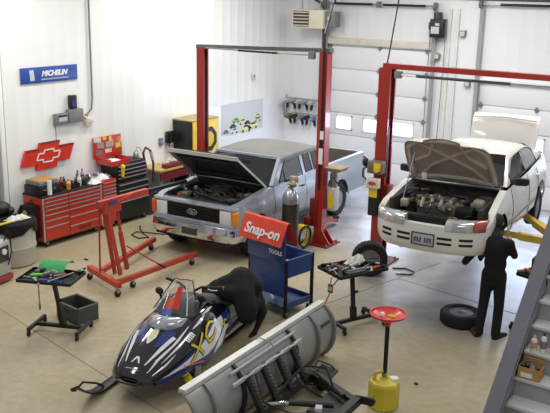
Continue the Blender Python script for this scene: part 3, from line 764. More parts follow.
m = MB(); m.tube([(.0, -.115, 1.1), (.02, -.115, 2.4), (.02, -.115, 3.6), (.03, -.1, 4.0), (-.15, .5, 4.5)], .024, 8); m.build('hydraulic_hose', black_plastic, cR_)  # black hose set on the post face to give its recessed channel's dark line
# control things fixed to the near post
m = MB(); m.box((.20, .12, 1.05), (.16, .20, .46), bev=.02); pu = m.build('power_unit', light_grey, cR_, loc=(0, 0, -.15))
m = MB(); m.box((.20, .015, 1.02), (.10, .012, .30)); m.build('yellow_decal', yellow, pu)
m = MB(); m.cyl((.2, .12, 1.28), (.2, .12, 1.55), .075, n=18); m.cyl((.2, .12, 1.55), (.2, .12, 1.58), .05, n=18); m.build('motor', steel, pu)
m = MB(); m.tube([(.14, .03, 1.3), (.19, -.03, 1.42), (.25, .02, 1.5), (.28, .12, 1.36)], .016, 6); m.build('oil_line', black_plastic, pu)
m = MB(); m.loft([[(.14, -.02, 1.6), (.38, -.02, 1.6), (.38, .26, 1.6), (.14, .26, 1.6)], [(.06, -.08, 1.68), (.44, -.08, 1.68), (.44, .32, 1.68), (.06, .32, 1.68)]]); m.build('tray', pm('dirty_tan', (158, 142, 112), .6), pu)
m = MB(); m.box((.05, -.165, 1.75), (.08, .01, .3)); m.box((.06, -.165, 2.15), (.07, .01, .16)); m.build('instruction_decal', white_plastic, cR_)
# lift under the white car
LF2 = thing('two_post_lift', 'red two-post lift with yellow arms holding up the white car', 'car lift', (-6.5, 12.78, 0), .02)
c1 = column(LF2, (0, 0, 0), 3.5, 1, w_=.21, d=.24); carriage(c1, 1, 1.16, [(1.10, -.75, 1.18), (.98, 1.2, 1.18)], yellow_dull)
c2 = column(LF2, (3.36, -.05, 0), 3.5, -1, w_=.21, d=.24); carriage(c2, -1, 1.16, [(-1.05, -.55, 1.18), (-1.05, .85, 1.18)], yellow_dull)
m = MB(); m.box((1.7, -.02, 3.53), (3.5, .16, .09)); bm_ = m.build('overhead_beam', red_paint, LF2, 0)
m = MB(); m.cyl((.25, -.14, 3.40), (3.1, -.14, 3.40), .014, n=8); m.build('shutoff_bar', steel, bm_)
m = MB(); m.cyl((.6, -.14, 3.40), (2.2, -.14, 3.40), .024, n=10); m.build('bar_sleeve', dark_grey, bm_)
m = MB(); m.box((.26, -.12, 3.40), (.12, .1, .12), bev=.01); m.build('limit_switch', mid_grey, bm_)
m = MB(); m.box((-.02, -.22, 1.22), (.20, .14, .66), bev=.03); pu = m.build('power_unit', black_plastic, c1)
m = MB(); m.box((-.02, -.30, 1.50), (.24, .10, .18), bev=.01); pl = m.build('label_plate', pm('plate_cream', (214, 206, 190), .5), pu)
m = MB(); m.lathe([(.001, 0), (.06, 0), (.06, .006), (.001, .006)], (0, 0, 0), 'Y', 20); rl = m.build('red_label', pm('label_red', (196, 60, 60), .5), pl); rl.location = (-.02, -.358, 1.50); rl.scale = (1.3, 1, .6)
m = MB(); m.box((-.02, -.297, 1.32), (.16, .012, .16)); m.build('yellow_decal', yellow, pu)
m = MB(); m.box((.0, -.24, 1.78), (.28, .2, .22), bev=.02); mo = m.build('motor_box', pm('brown_grey', (112, 98, 86), .5, var=.2), pu)
m = MB(); m.cyl((.06, -.345, 1.76), (.06, -.38, 1.76), .05, n=18); m.box((.06, -.342, 1.8), (.13, .012, .14)); m.build('yellow_switch', yellow, mo)
m = MB(); m.tube([(-.12, -.25, 1.8), (-.24, -.28, 1.72), (-.26, -.24, 1.58), (-.12, -.26, 1.5)], .018, 6); m.build('cable', black_plastic, mo)
m = MB(); m.ball((-.22, -.24, 1.84), .06, (1, 1, 1.4)); m.build('filler_cap', black_plastic, mo)
m = MB(); m.bar((.142, -.13, 1.6), (.142, -.13, 2.5), .012, .05); m.build('rubber_strip', black_plastic, c1)
m = MB(); m.tube([(0, -.06, 3.5), (.06, -.06, 3.9), (.12, .1, 4.9)], .012, 6); m.build('power_cable', black_plastic, c1)

# ---------------------------------------------------------------- on the left wall
WL = WX + .012
t = thing('wall_sign', 'blue sign lettered MICHELIN high on the white left wall', 'sign', (WL, 10.25, 3.14))
m = MB(); m.box((.012, 0, 0), (.02, 1.34, .29), bev=.004); m.build('sign_panel', pm('sign_blue', (44, 78, 158), .35, var=.05), t)
text('sign_lettering', 'MICHELIN', .135, white_plastic, t, (.025, .10, .015), (PI / 2, 0, PI / 2), .35, off=.006, sx=1.0)
m = MB(); m.box((.024, .12, -.085), (.004, .66, .025)); m.build('small_line', pm('sign_pale', (150, 170, 205), .5), t, 0)
m = MB(); m.box((.024, -.42, 0), (.004, .1, .2), bev=.02, rx=.1); m.build('pale_patch', pm('sign_pale2', (196, 204, 214), .5), t, 0)
t = thing('wall_sign', 'red bow-tie shaped emblem sign with white inner outline above the red tool chest', 'sign', (WL, 10.09, 1.61), 0)
def bow(k, w1=.58, h1=.145, w2=.24, h2=.25, sl=.06):
    P = [(-w1 - sl, -h1), (-w2 - sl * .4, -h1), (-w2 - sl * .9, -h2), (w2 - sl * .9, -h2), (w2 - sl * .4, -h1), (w1 - sl, -h1), (w1 + sl, h1), (w2 + sl * .4, h1), (w2 + sl * .9, h2), (-w2 + sl * .9, h2), (-w2 + sl * .4, h1), (-w1 + sl, h1)]
    return [(a * k, b * k) for a, b in P]
m = MB(); m.prism(bow(1), 'X', .0, .05); m.build('emblem', pm('emblem_red', (206, 50, 30), .4, var=.05), t, 20)
m = MB(); ring = [V((.055, a, b)) for a, b in bow(.46, .56, .13, .25, .25)]
for a, b in zip(ring, ring[1:] + ring[:1]): m.bar(a, b, .022, .012, up=(1, 0, 0))
m.build('white_outline', white_plastic, t, 0)
m = MB()
for a, b in ((bow(1)[8], bow(1)[9]), (bow(1)[6], bow(1)[7]), (bow(1)[10], bow(1)[11])): m.bar((.03, *a), (.03, *b), .06, .02)
m.build('emblem_edge', red_dark, t, 0)
t = thing('electrical_box', 'grey electrical disconnect and junction box on the left wall with conduit above', 'electrical box', (WL, 10.62, 2.28))
m = MB(); m.box((.06, .15, .02), (.12, .36, .26), bev=.01); m.build('junction_box', mid_grey, t)
m = MB(); m.box((.05, -.19, -.01), (.10, .30, .22), bev=.01); d = m.build('disconnect', mid_grey, t)
m = MB(); m.box((.105, -.18, .0), (.012, .2, .1)); m.build('label', light_grey, d, 0)
m = MB(); m.box((.105, -.18, .05), (.014, .2, .035)); m.build('dark_slot', black_plastic, d, 0)
m = MB(); m.tube([(.02, .34, -.02), (.03, .5, .0), (.03, .62, .1), (.03, .65, .3), (.03, .65, 3.3)], .018, 8); m.build('conduit', mid_grey, t)
m = MB(); m.tube([(.02, -.3, -.1), (.02, -.3, -.6), (.02, -.25, -.75)], .006, 6); m.build('wire', dark_grey, t)
t = thing('wall_timer', 'small black box with a blue face standing above the grey electrical box', 'wall box', (WL, 10.74, 2.57))
m = MB(); m.box((.05, 0, 0), (.1, .15, .26), bev=.01); m.build('case', black_plastic, t)
m = MB(); m.box((.102, 0, -.03), (.006, .11, .12)); m.build('blue_face', pm('deep_blue', (38, 44, 110), .4), t, 0)
t = thing('work_glove', 'pale work glove hanging beside the grey electrical box', 'glove', (WL + .05, 11.14, 2.16))
m = MB(); m.ball((0, 0, 0), .09, (.35, 1, .9)); m.tube([(0, -.03, .02), (0, -.16, .12), (0, -.22, .13)], [.03, .028, .02], 8)
for k, y in enumerate((-.05, -.015, .02, .055)): m.tube([(0, y, -.05), (0, y * 1.2, -.12 - .02 * (k in (1, 2)))], [.02, .015], 8)
m.tube([(0, .06, .0), (0, .12, -.05)], [.022, .015], 8); m.build('glove_body', pm('glove_cream', (214, 208, 190), .8), t)
m = MB(); m.tube([(-.03, 0, .07), (-.04, 0, .1)], .012, 6); m.build('hook', steel, t)
t = thing('wall_thermostat', 'tiny beige box alone on the left wall above the poster board', 'thermostat', (WL, 16.7, 2.6))
m = MB(); m.box((.03, 0, 0), (.06, .1, .14), bev=.008); m.build('case', pm('beige_plastic', (204, 198, 180), .5), t)
m = MB(); m.box((.062, 0, .02), (.004, .06, .04)); m.build('dial', mid_grey, t)
t = thing('wall_phone', 'black wall telephone beside the yellow cabinet', 'telephone', (WL, 13.52, 1.5))
m = MB(); m.box((.05, 0, 0), (.1, .2, .26), bev=.015); m.build('phone_base', black_plastic, t)
m = MB(); m.tube([(.12, -.06, .12), (.14, -.06, 0), (.12, -.06, -.12)], [.03, .02, .03], 8); m.build('handset', black_plastic, t)
m = MB(); m.tube([(.08, -.06, -.13), (.08, -.05, -.3), (.06, -.02, -.22), (.05, 0, -.12)], .008, 6); m.build('cord', dark_grey, t)
t = thing('wall_plate', 'small blue-grey switch plate on the left wall left of the telephone', 'switch plate', (WL, 13.27, 1.42))
m = MB(); m.box((.012, 0, 0), (.024, .12, .17), bev=.004); m.build('plate', pm('plate_bluegrey', (100, 122, 146), .4), t)
m = MB(); m.box((.026, 0, 0), (.014, .03, .05)); m.build('switch', light_grey, t)
# grey poster board with small painted cars along its foot
t = thing('poster_board', 'grey board on the left wall with cut-out pictures of colourful cars along its foot', 'poster', (WL, 16.3, 1.64))
m = MB(); m.box((.01, 0, 0), (.02, 1.7, .74), bev=.003); bd = m.build('board', pm('poster_grey', (208, 210, 211), .5, var=.02), t, 0)
cars = [(-.70, -.30, .22, (96, 128, 140)), (-.36, -.31, .32, (226, 226, 206)), (-.42, -.19, .26, (60, 52, 50)), (-.30, -.06, .30, (140, 190, 80)), (-.02, -.12, .36, (226, 222, 160)), (.18, -.17, .26, (60, 100, 160)), (.12, -.30, .46, (226, 222, 150)), (.42, -.26, .42, (232, 228, 150)), (.62, -.14, .30, (205, 205, 150)), (.62, -.04, .26, (216, 214, 170))]
for i, (y, z, w_, col) in enumerate(cars):
    m = MB(); h = w_ * .36
    m.prism([(y - w_ / 2, z - h / 2), (y + w_ / 2, z - h / 2), (y + w_ / 2, z - h * .0), (y + w_ * .34, z + h * .1), (y + w_ * .2, z + h / 2), (y - w_ * .2, z + h / 2), (y - w_ * .36, z + h * .1), (y - w_ / 2, z)], 'X', .021, .025)
    cpt = m.build('car_picture', pm('poster_car_%d' % i, col, .4, var=.1), bd, 0)
    m = MB()
    for s in (-1, 1): m.lathe([(.001, .026), (h * .22, .026), (h * .22, .03), (.001, .03)], (0, y + s * w_ * .28, z - h * .45), 'X', 14)
    m.prism([(y - w_ * .26, z + h * .12), (y + w_ * .26, z + h * .12), (y + w_ * .16, z + h * .4), (y - w_ * .16, z + h * .4)], 'X', .026, .028)
    m.build('dark_detail', black_plastic, cpt, 0)
# unit heater under the ceiling in the corner
t = thing('unit_heater', 'cream unit heater with louvred front high in the back left corner', 'heater', (-11.2, 17.75, 4.05), .15)
m = MB(); m.box((-.05, 0, 0), (.86, .46, .46), bev=.02); m.build('housing', pm('heater_cream', (216, 208, 188), .5), t)
m = MB(); m.box((-.22, -.235, 0), (.42, .02, .38)); lf = m.build('outlet', pm('heater_dark', (70, 46, 42), .6), t, 0)
for k in range(5): 
    m = MB(); m.box((-.22, -.255, -.16 + k * .08), (.42, .035, .018), rx=.5); m.build('louvre', pm('heater_cream', (0, 0, 0)), lf, 0)
m = MB(); m.box((.52, .05, 0), (.28, .34, .38), bev=.02); g_ = m.build('gas_control', mid_grey, t)
m = MB(); m.lathe([(.001, 0), (.05, 0), (.05, .03), (.001, .03)], (.5, -.15, .03), 'Y', 16); m.build('gauge', light_grey, g_)
m = MB(); m.tube([(.5, .0, .15), (.56, .0, .32), (.60, .06, .6)], .022, 8); m.build('gas_hose', black_plastic, t)
m = MB(); m.cyl((-.3, 0, .23), (-.3, 0, 1.5), .015, n=8); m.cyl((.2, 0, .23), (.2, 0, 1.5), .015, n=8); m.build('hanger', steel, t)
t = thing('standpipe', 'dark vertical pipe on the back wall at the left edge of the overhead door', 'pipe', (-11.06, BY - .14, 0))
m = MB(); m.tube([(0, 0, 1.5), (0, 0, 4.15), (-.03, 0, 4.32), (-.12, 0, 4.45), (-.3, 0, 4.52), (-.42, 0, 4.7)], .035, 10); m.build('pipe', dark_grey, t)
for z in (2.0, 3.3, 4.4): m = MB(); m.box((0, .06, z), (.1, .12, .05)); m.build('clamp', mid_grey, t)
# door opener between the doors
t = thing('door_opener', 'black and grey door opener motor on the back wall between the two overhead doors', 'door opener', (-7.93, BY - .16, 3.95))
m = MB(); m.box((0, 0, 0), (.34, .26, .42), bev=.02); bx_ = m.build('gearbox', black_plastic, t)
m = MB(); m.cyl((-.02, -.02, .2), (-.02, -.02, .36), .1, n=18); m.build('motor', dark_grey, t)
m = MB(); m.box((-.02, -.14, -.04), (.2, .03, .16)); m.box((.03, -.15, .09), (.1, .02, .06)); m.build('label', light_grey, bx_)
m = MB(); m.tube([(-.16, -.06, 0), (-.19, -.06, -1.2), (-.18, -.06, -2.6)], .01, 6); m.tube([(.22, -.06, .2), (.2, -.06, -1.2), (.16, -.06, -3.2)], .01, 6); m.build('pull_chain', mid_grey, t)
m = MB(); m.lathe([(.08, -.02), (.1, 0), (.08, .02)], (-.2, -.02, .05), 'X', 18); m.build('chain_wheel', steel, t)
for i, (x, z, lb) in enumerate(((-7.36, 3.85, 'small grey junction box on the back wall just right of the door opener'), (-7.16, 2.72, 'small grey sensor box at the top left corner of the right overhead door'), (-7.96, 3.3, 'small dark grey sensor box at the top right corner of the left overhead door'))):
    t = thing('junction_box', lb, 'wall box', (x, BY - .05, z)); m = MB(); m.box((0, 0, 0), (.13, .1, .14), bev=.008); m.build('case', mid_grey, t); m = MB(); m.box((0, -.052, 0), (.1, .006, .1)); m.build('cover', light_grey, t)
# rack of impact guns and air tools on the back wall
RX = -11.66
t = thing('tool_rail', 'upper white hanging rail of air tools on the back wall', 'tool rack', (RX, BY - .03, 1.96)); m = MB(); m.box((0, 0, 0), (.95, .02, .03), bev=.004); m.build('rail', light_grey, t)
for k in range(5): m = MB(); m.tube([(-.38 + k * .19, -.01, 0), (-.38 + k * .19, -.1, -.02), (-.38 + k * .19, -.13, .03)], .008, 6); m.build('peg', steel, t)
t2 = dup(t, (RX + .06, BY - .03, 1.56), label='lower white hanging rail of air tools on the back wall')
gun_d = pm('gun_dark', (56, 56, 58), .4, metal=.5, var=.25)
def air_gun(lab, loc, tilt, body):
    t = thing('impact_gun', lab, 'air tool', loc, 0, 'air tools hanging on the back wall'); t.rotation_euler = (0, tilt, 0)
    m = MB(); m.tube([(-.02, -.1, .0), (-.02, .05, .0)], .062, 12); m.ball((-.02, .05, 0), .062); m.lathe([(.05, -.1), (.04, -.16), (.025, -.18), (.025, -.22)], (-.02, 0, 0), 'Y', 12); m.build('motor_body', body, t)
    m = MB(); m.tube([(-.02, .0, -.02), (-.02, .03, -.12), (-.02, .03, -.2)], [.044, .04, .034], 10); m.build('grip', gun_d, t)
    m = MB(); m.box((-.02, -.02, -.07), (.015, .03, .04)); m.build('trigger', black_plastic, t)
    m = MB(); m.cyl((-.02, .03, -.2), (-.02, .03, -.25), .012, n=8); m.ball((-.02, -.02, .07), .022); m.build('air_fitting', steel, t); return t
adj = ['first from the left', 'second from the left', 'third from the left', 'fourth from the left', 'rightmost']
for k in range(5): air_gun('air tool on the upper rail of the back wall, %s' % adj[k], (RX - .38 + k * .19, BY - .22, 1.90), .15 * (-1) ** k, steel if k % 2 else pm('gun_silver', (190, 192, 190), .3, metal=.5))
for k in range(5): air_gun('air tool on the lower rail of the back wall, %s' % adj[k], (RX - .32 + k * .19, BY - .22, 1.50), -.2 * (-1) ** k, [pm('gun_olive', (120, 116, 60), .4, metal=.3), gun_d, steel, gun_d, pm('gun_blue', (90, 120, 160), .4)][k])
t = thing('air_hose', 'thin grey hose loops hanging at the left end of the air tool rail', 'hose', (RX - .55, BY - .06, 1.8))
m = MB(); m.tube([(0, 0, .22), (.05, -.04, .05), (.04, -.05, -.25), (-.03, -.04, -.32), (-.05, -.03, -.1), (-.03, -.02, .1)], .014, 6); m.build('loop', mid_grey, t)
m = MB(); m.cyl((0, 0, .2), (0, .05, .24), .01, n=6); m.build('hook', steel, t)
# ---------------------------------------------------------------- tool chests along the left wall
def drawers(t, x, y0, y1, zs, mat, trim, names='drawer', handle_w=.9):
    """drawer fronts on the plane x (facing +x)"""
    for z0, z1 in zs:
        m = MB(); m.box((x + .008, (y0 + y1) / 2, (z0 + z1) / 2), (.016, y1 - y0 - .012, z1 - z0 - .010), bev=.003); d = m.build(names, mat, t, 0)
        m = MB(); m.bar((x + .024, y0 + .012, z1 - .014), (x + .024, y1 - .012, z1 - .014), .016, .015); m.build('pull_trim', trim, d, 0)
def caster(t, x, y, r=.06, z=0, name='caster'):
    m = MB(); m.lathe([(.001, -.02), (r, -.02), (r, .02), (.001, .02)], (x, y, z + r), 'X', 16); c = m.build(name, rubber, t)
    m = MB(); m.box((x, y, z + r * 1.5), (.06, .05, r * 1.1)); m.build('fork', steel, c, 0); return c
CH = thing('tool_chest', 'wide red roller tool chest with silver drawer trims, topped with clutter', 'tool chest', (-12.27, 9.47, 0), 0)
D = .54; Ly = 1.78; y1 = 1.46
m = MB(); m.box((D / 2, y1 / 2, .54), (D, y1, .84), bev=.012); m.build('cabinet', red_chest, CH)
m = MB(); m.box((D / 2, y1 / 2, .975), (D + .02, y1 + .02, .03), bev=.008); m.build('top_mat', black_plastic, CH)
for y in (.01, y1 - .01): m = MB(); m.box((D + .004, y, .54), (.018, .03, .84)); m.build('corner_trim', alu, CH, 0)
zz = [.96, .885, .81, .735, .64, .53, .40]
drawers(CH, D, .03, .60, [(b, a) for a, b in zip(zz, zz[1:])] + [(.14, .40)], red_chest, alu)
drawers(CH, D, .61, y1 - .03, [(b, a) for a, b in zip(zz[:5], zz[1:5])] + [(.49, .64), (.31, .49)], red_chest, alu)
drawers(CH, D, .61, y1 - .03, [(.14, .31)], red_chest, alu)
text('maker_lettering', 'Snap-on', .095, pm('letter_dark_red', (120, 24, 20), .4), CH, (D + .02, .98, .22), (PI / 2, 0, PI / 2), .2, off=.004)
m = MB(); m.box((D / 2, .0 - .012, .52), (D - .12, .02, .62)); m.build('side_recess', red_dark, CH, 0)
for x in (.08, D - .08):
    for y in (.12, y1 - .12): caster(CH, x, y, .055)
m = MB(); m.box((D / 2, y1 / 2, .11), (D - .04, y1 - .04, .03)); m.build('base_frame', black_metal, CH, 0)
CS = thing('tool_chest', 'narrow red side cabinet with thin drawers at the right end of the wide red chest', 'tool chest', (-12.27, 10.945, 0), 0)
m = MB(); m.box((D / 2, .2, .56), (D, .39, .86), bev=.012); m.build('cabinet', red_chest, CS)
m = MB(); m.box((D / 2, .2, 1.0), (D, .40, .025), bev=.006); m.build('top', red_chest, CS)
z_ = [.98 - .07 * k for k in range(9)]; drawers(CS, D, .02, .38, [(b, a) for a, b in zip(z_, z_[1:])] + [(.15, .42)], red_chest, alu)
for x in (.08, D - .08):
    for y in (.07, .33): caster(CS, x, y, .065)
# black roller cabinet with a small red chest on it, lid up
BK = thing('tool_chest', 'black roller tool cabinet with silver drawer trims right of the red chests', 'tool chest', (-12.27, 11.37, 0), 0)
m = MB(); m.box((D / 2, .46, .49), (D, .90, .78), bev=.012); m.build('cabinet', black_plastic, BK)
drawers(BK, D, .03, .89, [(.74, .86), (.62, .74), (.50, .62), (.14, .50)], black_plastic, alu)
for x in (.08, D - .08):
    for y in (.1, .82): caster(BK, x, y, .055)
m = MB(); m.tube([(.1, .92, .8), (.1, .98, .8), (D - .1, .98, .8), (D - .1, .92, .8)], .014, 8); m.build('push_handle', steel, BK)
BT = thing('tool_chest', 'black top chest with bright drawer trims standing on the black roller cabinet', 'tool chest', (-12.27, 11.40, .88), 0)
m = MB(); m.box((.24, .46, .18), (.46, .84, .35), bev=.012); m.build('cabinet', black_plastic, BT)
drawers(BT, .47, .05, .87, [(.26, .345), (.18, .26), (.10, .18), (.02, .10)], black_plastic, alu)
m = MB(); m.box((.24, .66, .37), (.44, .42, .03), bev=.008); m.build('lid', black_plastic, BT)
RT = thing('tool_chest', 'small open red chest with a sticker-covered raised lid beside the black top chest', 'tool chest', (-12.27, 11.32, 1.23), 0)
m = MB(); m.box((.22, .26, .03), (.42, .52, .05), bev=.01); m.box((.22, .0, .08), (.42, .02, .12)); m.box((.22, .53, .08), (.42, .02, .12)); m.box((.43, .26, .05), (.02, .52, .1)); m.build('tray', red_chest, RT)
m = MB(); m.box((.03, .30, .33), (.03, .78, .44), ry=-.06, bev=.006); ld = m.build('open_lid', red_chest, RT)
stk = [(.02, .5, .2, .1, (214, 206, 200)), (.22, .52, .1, .08, (226, 190, 60)), (.5, .50, .18, .08, (200, 90, 70)), (.1, .38, .18, .12, (150, 140, 136)), (.35, .38, .22, .12, (170, 160, 150)), (.58, .33, .14, .1, (228, 196, 70)), (.05, .24, .2, .1, (120, 110, 108)), (.3, .25, .18, .08, (206, 196, 186)), (.6, .45, .1, .1, (226, 140, 60)), (.4, .49, .12, .1, (232, 206, 90))]
for i, (y, z, w_, h, c) in enumerate(stk):
    m = MB(); m.box((.049 - (z - .33) * .06, y, z), (.004, w_, h), ry=-.06, rx=(i % 3 - 1) * .1); m.build('sticker', pm('sticker_%d' % i, c, .4, var=.2, vs=30), ld, 0)
def small(name, lab, cat, loc, f, mat, extra=None, rz=0, group=None):
    t = thing(name, lab, cat, loc, rz, group); m = MB(); f(m); m.build(extra[0] if extra else 'body', mat, t)
    if extra:
        for nm, ff, mm in extra[1]: m = MB(); ff(m); m.build(nm, mm, t)
    return t
ZT = .995
X0 = -12.27
G1 = 'clutter on top of the red tool chest'
small('equipment_case', 'grey flat case lying on a black box at the left end of the red chest', 'case', (X0 + .26, 9.72, ZT + .166), lambda m: m.box((0, 0, .045), (.40, .46, .08), bev=.012), mid_grey, ('shell', [('lid', lambda m: m.box((0, 0, .092), (.36, .42, .012), bev=.004), tan), ('latch', lambda m: m.box((.205, .1, .05), (.02, .05, .04)), steel)]), group=G1)
small('equipment_case', 'black box with silver latches under the grey case on the red chest', 'case', (X0 + .26, 9.72, ZT), lambda m: m.box((0, 0, .083), (.44, .50, .165), bev=.012), black_plastic, ('shell', [('latch', lambda m: m.box((.225, .1, .1), (.02, .06, .05)), steel), ('handle', lambda m: m.tube([(.22, -.16, .1), (.25, -.14, .1), (.25, -.02, .1), (.22, 0, .1)], .01, 6), mid_grey)]), group=G1)
small('paper_roll', 'white upright roll standing at the front left corner of the red chest', 'roll', (X0 + .505, 9.68, ZT), lambda m: m.lathe([(.02, 0), (.045, 0), (.045, .26), (.02, .26)], n=16), white_plastic, ('roll', [('core', lambda m: m.lathe([(.001, .255), (.019, .255), (.019, .262), (.001, .262)], n=12), tan)]), group=G1)
def bottle(name, lab, loc, r, h, c, cap, band, g, cat='bottle'):
    mt = pm('bottle_%d_%d_%d' % c, c, .35, var=.05, coat=.3)
    t = thing(name, lab, cat, loc, 0, g)
    m = MB(); m.lathe([(r * .9, 0), (r, .01), (r, h * .68), (r * .8, h * .78), (r * .4, h * .86), (r * .4, h * .9)], n=16); m.build('bottle_body', mt, t)
    m = MB(); m.lathe([(r * .45, h * .88), (r * .45, h), (.001, h)], n=12); m.build('cap', pm('cap_%d_%d_%d' % cap, cap, .4), t)
    m = MB(); m.lathe([(r * 1.01, h * .2), (r * 1.02, h * .2), (r * 1.02, h * .6), (r * 1.01, h * .6)], n=16); m.build('label_band', pm('band_%d_%d_%d' % band, band, .5), t); return t
bottle('spray_can', 'red spray can with black cap on the red chest right of the stacked cases', (X0 + .36, 10.08, ZT), .038, .24, (196, 50, 36), (30, 30, 30), (40, 34, 34), G1, 'can')
bottle('spray_can', 'yellow and red can at the front edge of the red chest', (X0 + .45, 10.18, ZT), .045, .19, (226, 190, 50), (180, 40, 34), (206, 120, 50), G1, 'can')
bottle('spray_can', 'black spray can behind the yellow can on the red chest', (X0 + .30, 10.2, ZT), .036, .22, (34, 34, 36), (60, 60, 62), (90, 90, 92), G1, 'can')
bottle('squeeze_bottle', 'white squeeze bottle in the middle of the red chest top', (X0 + .42, 10.48, ZT), .04, .22, (230, 230, 224), (220, 220, 214), (206, 200, 190), G1)
bottle('spray_can', 'tall grey can at the back of the red chest top', (X0 + .22, 10.62, ZT), .036, .26, (120, 124, 128), (40, 40, 42), (80, 84, 90), G1, 'can')
bottle('spray_can', 'tall silver can right of the tall grey can at the back of the red chest', (X0 + .22, 10.74, ZT), .034, .27, (170, 172, 176), (24, 24, 26), (60, 60, 64), G1, 'can')
small('parts_tray', 'black parts tray with greasy parts on the red chest left of the white bottle', 'tray', (X0 + .33, 10.34, ZT), lambda m: (m.box((0, 0, .01), (.3, .2, .02)), m.box((-.15, 0, .04), (.01, .2, .08)), m.box((.15, 0, .04), (.01, .2, .08)), m.box((0, -.1, .04), (.3, .01, .08)), m.box((0, .1, .04), (.3, .01, .08))), black_plastic, ('tray_shell', [('loose_part', lambda m: m.tube([(-.1, 0, .05), (.0, .04, .09), (.1, -.02, .06)], .03, 8), gun_d)]), group=G1)
small('grinder', 'silver and black bench grinder on the red chest behind the white bottle', 'grinder', (X0 + .34, 10.64, ZT), lambda m: (m.box((0, 0, .02), (.16, .12, .04), bev=.01), m.cyl((0, -.1, .1), (0, .1, .1), .06, n=18)), gun_d, ('motor', [('grinding_wheel', lambda m: (m.cyl((0, -.15, .1), (0, -.12, .1), .075, n=20), m.cyl((0, .12, .1), (0, .15, .1), .075, n=20)), steel)]), group=G1)
def crumple(m, sx, sy, sz, seed, n=10):
    r_ = random.Random(seed); rows = []
    for i in range(n + 1):
        rows.append([((i / n - .5) * sx * (1 + .1 * r_.uniform(-1, 1)), (j / n - .5) * sy * (1 + .1 * r_.uniform(-1, 1)), .006 + sz * (1 - (2 * i / n - 1) ** 4) * (1 - (2 * j / n - 1) ** 4) * r_.uniform(.3, 1)) for j in range(n + 1)])
    m.loft(rows, closed=False); m.loft([[(a, b, 0.002) for a, b, c in r] for r in rows], closed=False)
small('shop_rag', 'white crumpled paper rag on the red chest', 'rag', (X0 + .40, 10.86, ZT), lambda m: crumple(m, .3, .24, .07, 1), white_plastic, group=G1, extra=('cloth', []))
small('shop_rag', 'white and blue rag heap at the right end of the red chest top', 'rag', (X0 + .36, 11.08, ZT + .03), lambda m: crumple(m, .3, .26, .12, 2), white_plastic, ('cloth', [('blue_cloth', lambda m: m.ball((-.05, -.08, .09), .05, (1.3, 1.2, .5)), blue_plastic)]), group=G1)
small('paper_sheet', 'white paper sheet at the front edge of the red chest top', 'paper', (X0 + .45, 10.84, ZT), lambda m: m.box((.0, 0, .003), (.2, .28, .004), rz=.3), white_plastic, ('sheet', [('print_block', lambda m: m.box((.0, 0, .0055), (.12, .18, .001), rz=.3), light_grey)]), group=G1)
small('air_ratchet', 'dark pistol-shaped air tool lying on the narrow red cabinet', 'air tool', (X0 + .36, 11.2, ZT + .02), lambda m: (m.tube([(0, -.1, .05), (0, .06, .05)], .04, 12), m.tube([(0, .04, .05), (.1, .06, .04)], .028, 8)), mid_grey, ('motor_body', [('nozzle', lambda m: m.cyl((0, -.1, .05), (0, -.16, .05), .018, n=10), steel)]), group=G1)
small('shop_rag', 'bright white rag heap in the open red chest', 'rag', (-12.02, 11.56, 1.29), lambda m: crumple(m, .24, .3, .05, 3), white_plastic, ('cloth', []))
small('work_light', 'yellow trouble light hanging on the front of the black top chest', 'work light', (-11.76, 11.56, 1.0), lambda m: (m.tube([(0, 0, .0), (.01, 0, .16)], [.03, .04], 10), m.ball((.01, 0, .2), .05, (1, 1, 1.3))), yellow, ('guard', [('handle', lambda m: m.cyl((0, 0, 0), (0, 0, -.1), .018, n=10), black_plastic)]))
small('oil_can_pump', 'silver goose-neck pump standing on the right end of the black top chest', 'pump', (-12.0, 12.2, 1.26), lambda m: m.lathe([(.07, 0), (.075, .02), (.05, .12), (.02, .16)], n=16), steel, ('reservoir', [('spout', lambda m: m.tube([(0, 0, .14), (0, .02, .22), (.02, .08, .22), (.04, .12, .14)], .008, 6), steel)]))
small('side_bag', 'black bag with round yellow emblem hanging on the left side of the red chest', 'bag', (-12.02, 9.36, .46), lambda m: m.loft([[(-.17 * k, -.10 * w_, z), (.17 * k, -.10 * w_, z), (.17 * k, .08, z), (-.17 * k, .08, z)] for k, w_, z in ((.9, .6, -.3), (1.05, 1, -.22), (1.05, 1, .2), (.85, .5, .34), (.5, .2, .36))]), black_cloth, ('bag_body', [('emblem', lambda m: m.lathe([(.04, -.105), (.065, -.105), (.065, -.11), (.04, -.11)], (.05, 0, .22), 'Y', 18), pm('emblem_yellow', (206, 196, 110), .5)), ('strap', lambda m: m.tube([(-.1, .06, .33), (0, .09, .44), (.1, .06, .33)], .012, 6), black_cloth)]))
# vacuum-like grey gooseneck between the black chest and the bench
t = thing('grease_pump', 'grey and black gooseneck hose of a drum pump between the black chest and the bench', 'pump', (-11.95, 12.44, 0))
m = MB(); m.lathe([(.15, 0), (.15, .5), (.13, .52), (.001, .52)], n=20); m.build('drum', dark_grey, t)
m = MB(); m.cyl((0, 0, .5), (0, 0, 1.05), .025, n=10); m.build('pump_tube', steel, t)
m = MB(); m.tube([(0, .0, 1.0), (0, -.08, 1.35), (.02, -.02, 1.46), (.05, .09, 1.38), (.06, .16, 1.1), (.06, .16, .7)], .026, 8); m.build('gooseneck_hose', dark_grey, t)
m = MB(); m.cyl((.05, .1, 1.36), (.06, .14, 1.18), .035, n=10); m.build('white_sleeve', light_grey, t)
